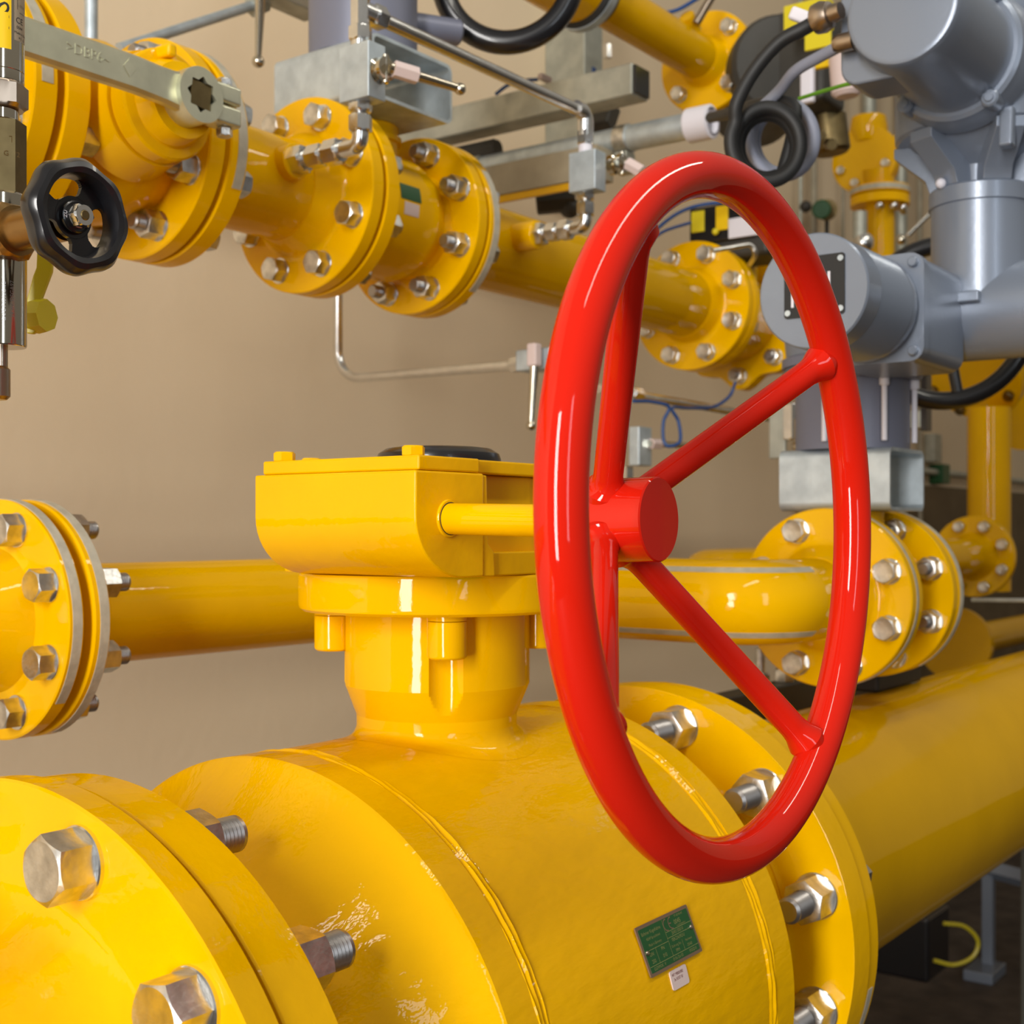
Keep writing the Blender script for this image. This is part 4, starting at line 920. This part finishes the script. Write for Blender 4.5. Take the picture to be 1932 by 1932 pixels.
# dark motor block behind the cables
dm = thing('dark_motor', 'dark grey motor body behind the cable loops at top right', 'motor', at(1480, 230, t=2.5))
part('housing', MB().lathe([(0, 0), (0, 0.085), (0.01, 0.092), (0.20, 0.092), (0.22, 0.07), (0.22, 0)], at(1478, 120, t=2.34), (0.72, 0.65, 0.0), 40), 'dark', dm)
part('side_box', MB().box(at(1525, 120, t=2.36), (0.10, 0.10, 0.17), 0.01), 'dark', dm)
part('warning_tag', facebox(1518, 52, 1567, 85, at(1540, 70, t=2.1).x, 0.005, 0.001), 'tag_yellow', dm, 'yellow warning tag')
part('warning_tag', facebox(1478, 12, 1560, 48, at(1520, 30, t=2.2).x, 0.03, 0.002), 'tag_yellow', dm, 'yellow warning tag')
part('warning_tag', facebox(1527, 105, 1565, 124, at(1540, 110, t=2.12).x, 0.01, 0.002), 'label_yellow', dm, 'orange tag')
part('clamp_strip', MB().box(at(1524, 160, t=2.10), (0.014, 0.022, 0.060), 0.004), 'white', dm, 'pale strip')
part('pale_cylinder', MB().cyl(at(1590, 80, t=2.1), at(1598, 182, t=2.1), 0.024, seg=28, ch=0.006), 'paper', dm, 'pale beige cylinder')
part('foot', MB().cyl(at(1560, 215, t=2.4), at(1570, 290, t=2.4), 0.034, seg=28, ch=0.006), 'bronze', dm)
for q in range(3): part('bolt_head', MB().hexbar(at(1520+q*22, 235+q*18, t=2.3), at(1526+q*22, 237+q*18, t=2.26), 0.018), 'bronze', dm)

# cables
def loop_pts(cx_, cy_, rx, ry, t, turns, a0=90, n=20, dt=0.012, sgn=1):
    out = []; N = int(n*turns)
    for k in range(N+1):
        a = math.radians(a0)+sgn*2*PI*k/n
        g = 1-0.11*k/n
        out.append(at(cx_+rx*g*math.cos(a), cy_+ry*(1-g)*0.6-ry*g*math.sin(a), t=t+dt*k/n))
    return out
blk = [at(1554, 30, t=1.30), at(1520, 52, t=1.30), at(1470, 80, t=1.31), at(1422, 135, t=1.32), at(1390, 195, t=1.325)] + loop_pts(1446, 268, 68, 76, 1.33, 2.45, 150, 18, 0.014, 1) + [at(1500, 205, t=1.372), at(1440, 196, t=1.42), at(1385, 212, t=1.55), at(1340, 222, t=1.85)]
solo('power_cable', MB().tube(spline(blk, 5), 0.0072, 14), 'rubber', 'thick black cable coiled in loops left of the grey actuator', 'cable')
gry = [at(1588, 85, t=1.29), at(1545, 108, t=1.32), at(1500, 135, t=1.35), at(1467, 175, t=1.38)] + loop_pts(1476, 258, 66, 76, 1.392, 2.5, 150, 18, 0.012, 1)
solo('signal_cable', MB().tube(spline(gry, 5), 0.0060, 14), 'cable_grey', 'grey cable coiled beside the black one left of the grey actuator', 'cable')
solo('cable_tag', MB().box(at(1517, 33, t=1.315), (0.010, 0.030, 0.013), 0.003, Matrix.Rotation(0.5, 3, 'X') @ Matrix.Rotation(0.2, 3, 'Z')), 'white', 'white marker sleeve on the black cable near the cable gland', 'tag')
solo('earth_wire', MB().tube(spline([at(1508, 186, t=1.42), at(1560, 170, t=1.38), at(1612, 157, t=1.33), at(1660, 162, t=1.31)]), 0.0022, 8), 'green_wire', 'thin green and yellow earth wire running to the grey actuator', 'wire')

# ================================================================== far yellow assembly and wall conduits
fa = thing('pressure_regulator', 'small yellow flanged unit with vertical pipe near the wall at upper right', 'valve', at(1660, 470, t=3.1))
fc = at(1630, 300, t=3.1)
part('front_flange', MB().lathe([(0, 0), (0, 0.078), (0.002, 0.080), (0.018, 0.080), (0.02, 0.078), (0.02, 0)], fc, (1, 0, 0), 56), 'yellow_dim', fa)
part('body', MB().lathe([(0.02, 0), (0.02, 0.062), (0.06, 0.066), (0.10, 0.05), (0.10, 0)], fc, (1, 0, 0), 48), 'yellow_dim', fa)
part('cap', MB().lathe([(0, 0), (0, 0.036), (0.03, 0.045), (0.06, 0.04), (0.07, 0)], fc+Vector((0.03, 0, 0.045)), (0, 0, 1), 36), 'yellow_dim', fa)
part('side_arm', MB().cyl(fc+Vector((0.02, 0.0, 0.035)), fc+Vector((0.05, -0.10, 0.040)), 0.016, seg=24), 'yellow', fa)
for ang in (250, 300, 200, 340):
    a = math.radians(ang); fasten(fa, 'bolt', fc+Vector((0, -0.058*math.cos(a), 0.058*math.sin(a))), 0.018, -1, 0.2, washer=False)
vx = at(1660, 400, t=3.1)
part('pipe', MB().cyl((vx.x, vx.y, at(1660, 372, t=3.1).z), (vx.x, vx.y, at(1660, 490, t=3.1).z-0.45), 0.034, seg=36), 'yellow_dim', fa)
zf = at(1660, 375, t=3.1).z
part('flange', MB().lathe([(0, 0), (0, 0.068), (0.018, 0.068), (0.018, 0)], (vx.x, vx.y, zf+0.006), (0, 0, 1), 48), 'yellow', fa)
part('flange', MB().lathe([(0, 0), (0, 0.068), (0.020, 0.068), (0.020, 0)], (vx.x, vx.y, zf-0.018), (0, 0, 1), 48), 'yellow', fa)
part('edge_tape', MB().lathe([(0, 0.068), (0, 0.069), (0.012, 0.069), (0.012, 0.068)], (vx.x, vx.y, zf+0.009), (0, 0, 1), 48), 'tape', fa)
part('neck', MB().cyl((vx.x, vx.y, zf+0.02), (vx.x-0.01, vx.y, zf+0.07), 0.035, seg=32), 'yellow_dim', fa)
for q in range(4):
    a = math.radians(200+q*35)
    part('bolt_head', MB().ball((vx.x+0.055*math.cos(a), vx.y+0.055*math.sin(a), zf-0.028), 0.010, 12), 'steel', fa)
for (x_, wd, m_) in ((1535, 0.010, 'stone'), (1640, 0.022, 'galv_dim'), (1700, 0.020, 'galv_dim'), (1590, 0.006, 'stone'), (1735, 0.010, 'stone'), (1510, 0.006, 'galv_dim')):
    c0 = at(x_, 400, Y=WY-0.03)
    solo('wall_conduit', MB().cyl((c0.x, WY-0.03, -0.2), (c0.x, WY-0.03, 2.1), wd, seg=16), m_, 'vertical conduit on the beige wall at the upper right, behind the yellow unit', 'conduit', 'vertical conduits on the far wall')
gv = thing('gauge_valve', 'small green knobbed valve on the wall above the motor', 'valve', at(1548, 420, Y=WY-0.12))
part('knob', MB().cyl(at(1550, 395, Y=WY-0.16), at(1550, 395, Y=WY-0.12), 0.026, seg=20, ch=0.004), 'plate_green', gv, 'dark green knob')
part('body', MB().cyl(at(1560, 396, Y=WY-0.12), at(1560, 396, Y=WY-0.05), 0.03, seg=20), 'bronze', gv)
part('side_knob', MB().ball(at(1520, 390, Y=WY-0.12), 0.016, 12), 'dark', gv)
part('stem', MB().cyl(at(1560, 380, Y=WY-0.08), at(1560, 480, Y=WY-0.08), 0.006, seg=12), 'dark', gv)
sb = thing('relief_valve', 'small bright fittings beside the yellow vertical pipe above the motor', 'fitting', at(1625, 470, t=2.9))
part('body', MB().ball(at(1628, 458, t=2.9), 0.024, 20), 'steel', sb)
part('post', MB().cyl(at(1622, 475, t=2.9), at(1622, 400, t=2.9), 0.016, seg=20), 'galv_dim', sb)
solo('steel_rod', MB().tube([at(1712, 445, t=2.9), at(1758, 400, t=2.9)], 0.005, 10), 'steel', 'thin slanting rod left of the silver vertical barrel', 'rod')
part('ball', MB().ball(at(1700, 452, t=2.8), 0.011, 16), 'chrome', sb)

# far header at right: flange, riser and bigger flange
fh = thing('gas_pipe', 'far yellow riser pipe with round flange, right of the actuator valve', 'pipe', (3.36, 1.01, -H))
F0 = at(1835, 1050, t=3.25); RX = at(1866, 900, t=3.42)
part('flange', MB().lathe([(0, 0), (0, 0.098), (0.002, 0.1), (0.02, 0.1), (0.022, 0.098), (0.022, 0)], F0, (1, 0, 0), 56), 'yellow_dim', fh)
part('pipe', MB().tube([F0+Vector((-0.75, 0, 0)), F0+Vector((-0.03, 0, 0)), F0], [0.0445, 0.0445, 0.060], 36), 'yellow_dim', fh)
part('riser', MB().cyl((RX.x, RX.y, -0.16), (RX.x, RX.y, at(1866, 770, t=3.42).z), 0.054, seg=40), 'yellow_dim', fh)
part('branch', MB().cyl(F0+Vector((0.02, 0, 0)), (RX.x, F0.y, F0.z), 0.0445, seg=36), 'yellow_dim', fh)
for k in range(8):
    a = math.radians(22.5+45*k); fasten(fh, 'bolt', F0+Vector((0, -0.08*math.cos(a), 0.08*math.sin(a))), 0.024, -1, 0.3, washer=False)
bf = at(1822, 715, t=3.45)
bigf = thing('flanged_valve', 'far yellow wide flange unit behind the black rim handwheel at right', 'valve', bf)
part('flange', MB().lathe([(0, 0), (0, 0.150), (0.004, 0.154), (0.03, 0.154), (0.034, 0.150), (0.034, 0)], bf+Vector((0, 0, 0.02)), (0.7, -0.25, 0.55), 64), 'yellow_dim', bigf)
part('body', MB().lathe([(0.02, 0), (0.02, 0.10), (0.08, 0.09), (0.14, 0.06), (0.14, 0)], bf+Vector((0, 0, 0.02)), (0.7, -0.25, 0.55), 48), 'yellow', bigf)
for ang in (200, 240, 280, 320):
    a = math.radians(ang); n_ = Vector((0.7, -0.25, 0.55)).normalized(); u_ = n_.cross(Vector((0, 0, 1))).normalized(); w_ = u_.cross(n_)
    p_ = bf+Vector((0, 0, 0.02))+(u_*math.cos(a)+w_*math.sin(a))*0.128
    part('bolt_head', MB().hexbar(p_-n_*0.016, p_, 0.026), 'bronze', bigf)
f2_ = at(1935, 770, t=3.9)
solo('pipe_flange', MB().lathe([(0, 0), (0, 0.125), (0.03, 0.125), (0.03, 0.07), (0.07, 0.057), (1.2, 0.057), (1.2, 0)], f2_, (1, 0, 0), 56), 'yellow_dim', 'part of a far yellow flange at the right edge below the actuator arm', 'flange')
solo('black_bracket', MB().span(at(1748, 830, t=2.6).x, at(1748, 830, t=2.6).x+0.03, at(1748, 830, t=2.6).y, at(1748, 830, t=2.6).y+0.012, at(1748, 812, t=2.6).z, at(1748, 690, t=2.6).z), 'black', 'narrow black upright right of the grey column', 'bracket')
solo('ribbed_block', MB().span(at(1728, 790, t=2.7).x, at(1728, 790, t=2.7).x+0.06, at(1728, 790, t=2.7).y-0.01, at(1728, 790, t=2.7).y+0.03, at(1728, 808, t=2.7).z, at(1728, 775, t=2.7).z, 0.003), 'galv_dim', 'small grey block between grey column and black upright', 'block')
wc0 = at(1760, 886, Y=WY-0.02); wc1 = at(1932, 893, Y=WY-0.02)
solo('wall_cable', MB().cyl((3.7, WY-0.025, 0.205), (8.5, WY-0.025, 0.205), 0.012, seg=12), 'galv_dim', 'thin grey conduit running along the far wall above the brown panel', 'conduit')
cp = thing('cable_clip', 'dark clip on the thin wall conduit right of the open tube', 'clip', (at(1786, 890, Y=WY-0.05).x, WY-0.05, 0.17))
cpx = at(1786, 890, Y=WY-0.05).x
part('clip', MB().span(cpx-0.04, cpx+0.04, WY-0.05, WY-0.0, 0.165, 0.235, 0.004), 'plate_green', cp)
part('plate', MB().span(cpx-0.10, cpx-0.02, WY-0.04, WY-0.0, 0.24, 0.34, 0.004), 'galv_dim', cp)
solo('steel_rod', MB().tube([at(1835, 1132, t=2.2), at(1990, 1133, t=2.0)], 0.0035, 10), 'galv', 'thin pale rod crossing horizontally at the right edge, right of the valve flange', 'rod')
dk = at(1800, 1215, t=3.6)
solo('pipe_flange', MB().lathe([(0, 0), (0, 0.10), (0.025, 0.10), (0.025, 0.06), (0.05, 0.0445), (1.6, 0.0445), (1.6, 0)], dk, (1, 0, 0), 48), 'yellow_dim', 'shadowed yellow flange behind the actuator valve, above the thick pipe', 'flange')

# support beam below the bend
sbm = thing('support_beam', 'dark steel support beam with clamp studs under the bent yellow pipe', 'beam', (1.75, 0.83, -0.27))
part('beam', MB().span(1.36, 1.98, 0.81, 0.85, -0.268, -0.225, 0.003), 'dark_frame', sbm)
part('clamp_stud', MB().cyl((1.72, 0.83, -0.226), (1.72, 0.83, -0.17), 0.007, seg=14).hexbar((1.72, 0.83, -0.226), (1.72, 0.83, -0.205), 0.026), 'zinc', sbm)
part('clamp_stud', MB().cyl((1.80, 0.83, -0.226), (1.80, 0.83, -0.17), 0.007, seg=14).hexbar((1.80, 0.83, -0.226), (1.80, 0.83, -0.205), 0.026), 'zinc', sbm)
part('leg', MB().span(1.84, 1.88, 0.811, 0.849, -H, -0.268, 0.003), 'galv', sbm)
solo('rubber_pad', MB().span(at(1628, 1295, Y=0.63).x, at(1712, 1290, Y=0.63).x, 0.61, 0.65, -0.205, -0.180, 0.004), 'rubber', 'black strip under the actuator valve flange, above the thick pipe', 'pad')

# things under the thick pipe at lower right
fr = thing('pipe_stand', 'blue grey steel stand leg standing on the floor at lower right', 'frame', (3.4, 1.35, -H))
q0 = at(1865, 1640, t=3.7); q1 = at(1960, 1665, t=3.6)
part('leg', MB().span(q0.x-0.015, q0.x+0.015, q0.y-0.015, q0.y+0.015, -H, q0.z+0.02, 0.002), 'grey', fr)
part('cross_bar', MB().cyl(q0+Vector((0, 0, 0.0)), q1, 0.025, seg=4), 'grey', fr)
part('foot_plate', MB().span(q0.x-0.10, q0.x+0.03, q0.y-0.04, q0.y+0.04, -H+0.0, -H+0.03, 0.003), 'grey', fr)
jb = at(1720, 1770, t=3.3)
solo('floor_box', MB().box(jb, (0.16, 0.14, 0.16), 0.01), 'black', 'black box close to the floor under the thick yellow pipe', 'box')
solo('earth_wire', MB().tube(spline([at(1762, 1812, t=3.1), at(1800, 1820, t=3.1), at(1835, 1805, t=3.1), at(1845, 1775, t=3.1), at(1820, 1748, t=3.1), at(1780, 1742, t=3.1)]), 0.005, 8), 'lime', 'green and yellow earth wire curved near the floor at lower right', 'wire')

# ================================================================== FOREGROUND LEFT: pressure transmitter column
TX, TY = 0.4560, 0.7210
tr = thing('pressure_transmitter', 'steel pressure transmitter with yellow label at the top left edge', 'sensor', (TX, TY, 0.25))
def yz(y, t=0.7955): return (CY-y)/FPX*t
part('body', MB().lathe([(yz(160), 0), (yz(160), 0.0126), (yz(157), 0.0130), (yz(140), 0.0130), (yz(139), 0.0128), (yz(138), 0.0130), (yz(-260), 0.0130), (yz(-260), 0)], (TX, TY, 0), (0, 0, 1), 56), 'chrome', tr)
part('hex_nut', MB().hexbar((TX, TY, yz(208)), (TX, TY, yz(158)), 0.0265), 'copper_steel', tr)
part('collar', MB().cyl((TX, TY, yz(232)), (TX, TY, yz(207)), 0.0098, seg=40, ch=0.001), 'chrome', tr)
# labels wrapped on the body; angle 0 = facing the camera, growing to the right
camdir = math.atan2(-TY, -TX)
def wrap(R):
    return lambda a, b, h: Vector((TX+(R+h)*math.cos(camdir+a/R), TY+(R+h)*math.sin(camdir+a/R), b))
def wrap_patch(a0, a1, z0, z1, R=0.01305, n=16):
    mb = MB(); vs = []; W = wrap(R)
    for i in range(n+1):
        a = a0+(a1-a0)*i/n
        for z, h in ((z0, -0.0003), (z0, 0.0), (z1, 0.0), (z1, -0.0003)): vs.append(W(a, z, h))
    return mb.add(vs, [(4*i+k, 4*i+(k+1) % 4, 4*i+4+(k+1) % 4, 4*i+4+k) for i in range(n) for k in range(4)]+[(0, 1, 2, 3), (4*n, 4*n+1, 4*n+2, 4*n+3)])
yl = part('label', wrap_patch(-0.012, 0.0055, yz(104), yz(-200)), 'label_yellow', tr, 'bright yellow label')
wl = part('label', wrap_patch(0.0075, 0.0205, yz(84), yz(-120)), 'label_metal', tr, 'silver grey foil label')
tx = MB(); W = wrap(0.01312)
def rot_text(txt, size, acx, zc):
    vs, fs = text_geo(txt, size)
    tx.add([W(acx - v.y, zc + v.x, 0) for v in vs], fs)
rot_text('TISI', 0.0155, -0.0005, yz(42)); rot_text('ISH', 0.0155, -0.0005, yz(-70))
part('lettering', tx, 'ink', yl, 'large black capitals reading upwards')
tx = MB()
put_text(tx, 'CE', 0.0052, W, 0.0115, yz(46)); put_text(tx, '0044', 0.0026, W, 0.0115, yz(59)); put_text(tx, 'Made in Germany', 0.0021, W, 0.0150, yz(69)); put_text(tx, '+1 -2', 0.0028, W, 0.0135, yz(78))
tx.prism([(-0.0034, -0.0030), (0.0050, -0.0030), (0.0050, 0.0034), (-0.0034, 0.0034)], 0, 0.00002, lambda a, b, h: W(0.0130+a, yz(16)+b, h))
put_text(tx, 'www.labom', 0.0011, W, 0.0140, yz(30))
part('lettering', tx, 'ink', wl, 'black printing')
lg = MB(); put_text(lg, 'Labom', 0.0030, wrap(0.01318), 0.0140, yz(16)); part('logo_lettering', lg, 'label_metal', wl)
mfz = yz(233)
mf = thing('valve_manifold', 'brass manifold valve body at the left edge, carrying the black lobed wheel', 'valve', (TX, TY, yz(470)))
part('test_port', MB().hexbar((TX, TY, yz(372)), (TX, TY, yz(230)), 0.0245, 0.04), 'bronze', mf)
tx = MB(); fn = lambda a, b, h: Vector((TX-0.0004, TY, 0))+Vector((math.cos(camdir+0.30), math.sin(camdir+0.30), 0))*0.0131+Vector((-math.sin(camdir+0.3), math.cos(camdir+0.3), 0))*a+Vector((0, 0, b))
put_text(tx, 'T', 0.0055, fn, 0.0022, yz(272)); put_text(tx, 'G 1/2', 0.0042, fn, 0.0022, yz(299))
part('stamped_marking', tx, 'brass', mf)
part('collar', MB().cyl((TX, TY, yz(398)), (TX, TY, yz(368)), 0.0150, seg=44, ch=0.0015), 'chrome', mf)
kc = at(150, 408, t=0.745)        # centre of black wheel
part('body', MB().hexbar((kc.x-0.001, TY+0.012, kc.z), (kc.x, TY-0.021, kc.z), 0.0315).cyl((kc.x, TY-0.02, kc.z), (kc.x, kc.y+0.014, kc.z), 0.0120, seg=36).ball((TX, TY, kc.z), 0.0175, 32), 'brass', mf)
part('lower_tube', MB().lathe([(yz(655), 0), (yz(655), 0.0140), (yz(652), 0.0144), (yz(470), 0.0144), (yz(465), 0.012), (yz(440), 0.012), (yz(440), 0)], (TX, TY, 0), (0, 0, 1), 56), 'chrome', mf)
part('spigot', MB().cyl((TX, TY, yz(740)), (TX, TY, yz(653)), 0.0035, seg=20).cyl((TX-0.003, TY, yz(755)), (TX-0.003, TY, yz(692)), 0.0075, seg=20, ch=0.002), 'copper_steel', mf)
tx = MB(); W2 = wrap(0.01446)
def rot2(txt, size, acx, zc):
    vs, fs = text_geo(txt, size); tx.add([W2(acx - v.y, zc + v.x, 0) for v in vs], fs)
rot2('D1100 15G150', 0.0034, -0.0035, yz(585)); rot2('SAFE F1510C 12', 0.0034, 0.0012, yz(575)); rot2('14 Av. DSGA97', 0.0034, 0.0060, yz(570))
part('engraved_marking', tx, 'stud', mf)
# black lobed wheel
bwn = Vector((0.02, -1, 0.0))
kw = thing('lobed_handwheel', 'small black six-lobed plastic handwheel at the left, below the steel lever', 'handwheel', kc)
def lobes(h, t, r):
    k = max(0.0, min(1.0, (r-0.024)/0.008))
    return r*(1+0.030*k*math.cos(8*t+0.6))
RW = 0.0335
def wheel_ring():
    mb = MB()
    pr = [(0.0085, 0.0222), (0.0010, 0.0224), (-0.0020, 0.0232), (-0.0042, 0.0240), (-0.0050, 0.0270), (-0.0040, 0.0300), (-0.0008, 0.0322), (0.0035, 0.0330), (0.0080, 0.0318), (0.0100, 0.0290), (0.0085, 0.0222)]
    return mb.lathe([(-h, r) for h, r in pr], kc, bwn, 120, lobes)
part('rim', wheel_ring(), 'black', kw)
def web():
    # disc web with three kidney holes: built from ring segments, leaving three openings
    mb = MB(); a_, u_, v_ = mb.frame(bwn); n = 72
    def ring(r0, r1, t0, t1, k):
        vs = []; fs = []
        for i in range(k+1):
            t = t0+(t1-t0)*i/k
            for r, h in ((r0, -0.0055), (r1, -0.0055), (r1, -0.0085), (r0, -0.0085)):
                vs.append(kc+a_*h+(u_*math.cos(t)+v_*math.sin(t))*r)
        for i in range(k):
            for q in range(4): fs.append((4*i+q, 4*i+(q+1) % 4, 4*i+4+(q+1) % 4, 4*i+4+q))
        fs += [(0, 1, 2, 3), (4*k, 4*k+1, 4*k+2, 4*k+3)]
        mb.add(vs, fs)
    ring(0.006, 0.0122, 0, 2*PI, 60)
    for k in range(3):
        c0 = WEB0 + k*2*PI/3
        ring(0.0118, 0.0228, c0-0.40, c0+0.40, 14)
        # fillets that round the kidney ends
        for sg in (-1, 1):
            for j in range(8):
                tA = c0+sg*(0.40+0.22*j/8); tB = c0+sg*(0.40+0.22*(j+1)/8); q = 0.0040*(1-math.sqrt(max(0, 1-(1-(j+0.5)/8)**2)))
                if q > 0.0002:
                    ring(0.0118, 0.0122+q, min(tA, tB), max(tA, tB), 1); ring(0.0222-q, 0.0228, min(tA, tB), max(tA, tB), 1)
    return mb
WEB0 = math.radians(-10)
part('web', web(), 'black', kw)
part('hub', MB().lathe([(-0.010, 0.0045), (-0.010, 0.0098), (-0.004, 0.0096), (-0.0025, 0.0092), (-0.0020, 0.0084), (-0.0028, 0.0080), (-0.0028, 0.0045)], kc, bwn, 48), 'black', kw)
kn = part('nut', MB().hexbar(kc+bwn*-0.003, kc+bwn*0.0050, 0.0122).cyl(kc+bwn*-0.003, kc+bwn*-0.0005, 0.0066, seg=32), 'steel', kw, 'bright steel hex nut')
part('screw_tip', MB().cyl(kc+bwn*0.0045, kc+bwn*0.0056, 0.0030, seg=24, ch=0.0006), 'bronze', kn)
tx = MB(); vs, fs = text_geo('ZU', 0.0042, 0.0002)
tx.add([kc+bwn*(-0.0012+v.z)+Vector((-0.0082-v.y*0.7, 0, v.x*0.75)) for v in vs], fs)
part('lettering', tx, 'white', kw, 'raised letters')
# lime lever of the drain cock
ll = thing('lime_lever', 'lime yellow flat lever hanging below the black lobed wheel', 'lever', at(62, 590, t=0.84))
l0, l1, l2 = at(82, 470, t=0.84), at(80, 515, t=0.84), at(58, 560, t=0.84)
prf = []
a = [at(x, y, t=0.84) for x, y in ((70, 460), (100, 460), (97, 512), (78, 562), (84, 590), (78, 618), (62, 630), (48, 628), (50, 565), (62, 520), (68, 505))]
nb_ = Vector((-cs, -sn, 0))
vs = [p for p in a]+[p-nb_*0.004 for p in a]; n = len(a)
mbl = MB().add(vs, [tuple(range(n)), tuple(range(n, 2*n))]+[(i, (i+1) % n, n+(i+1) % n, n+i) for i in range(n)])
part('blade', bevel_mesh(mbl, 0.0008), 'lime', ll)
part('hub', MB().lathe([(0, 0), (0, 0.0105), (0.006, 0.0115), (0.012, 0.0105), (0.012, 0)], at(60, 597, t=0.845), (0.3, -1, 0), 8), 'lime', ll)

# needle lever hanging at the top left and tubes on the wall
tv = thing('shutoff_valve', 'needle valve with thin lever hanging from the top edge above the yellow valves', 'valve', at(520, 5, Y=1.35))
part('body', MB().hexbar(at(475, 14, Y=1.38), at(498, 4, Y=1.38), 0.026).box(at(545, -8, Y=1.36), (0.10, 0.04, 0.036), 0.003), 'galv_dim', tv)
part('lever', MB().cyl(at(492, -20, Y=1.33), at(487, 112, Y=1.33), 0.0075, 0.0042, seg=16).ball(at(487, 116, Y=1.33), 0.0085, 16), 'chrome', tv)
solo('impulse_tube', MB().tube([at(225, 92, Y=1.38), at(478, 10, Y=1.38)], 0.0070, 16), 'galv', 'grey tube slanting up to the needle valve at top left', 'tube')
solo('impulse_tube', MB().cyl(at(172, -60, Y=1.45), at(172, 160, Y=1.45), 0.0085, seg=16), 'galv', 'vertical grey tube on the wall at the very top left', 'tube')
solo('dark_fitting', MB().hexbar(at(1012, 385, t=2.25), at(1085, 378, t=2.25), 0.034).ball(at(1075, 392, t=2.25), 0.018, 16), 'dark', 'dark round fitting just left of the wheel top, below the pale channel', 'fitting')
solo('dark_clamp', MB().box(at(1130, 225, t=2.25), (0.03, 0.06, 0.05), 0.004, Matrix.Rotation(0.5, 3, 'Y')), 'dark', 'dark blue clamp under the square beam behind the steel elbow', 'clamp')
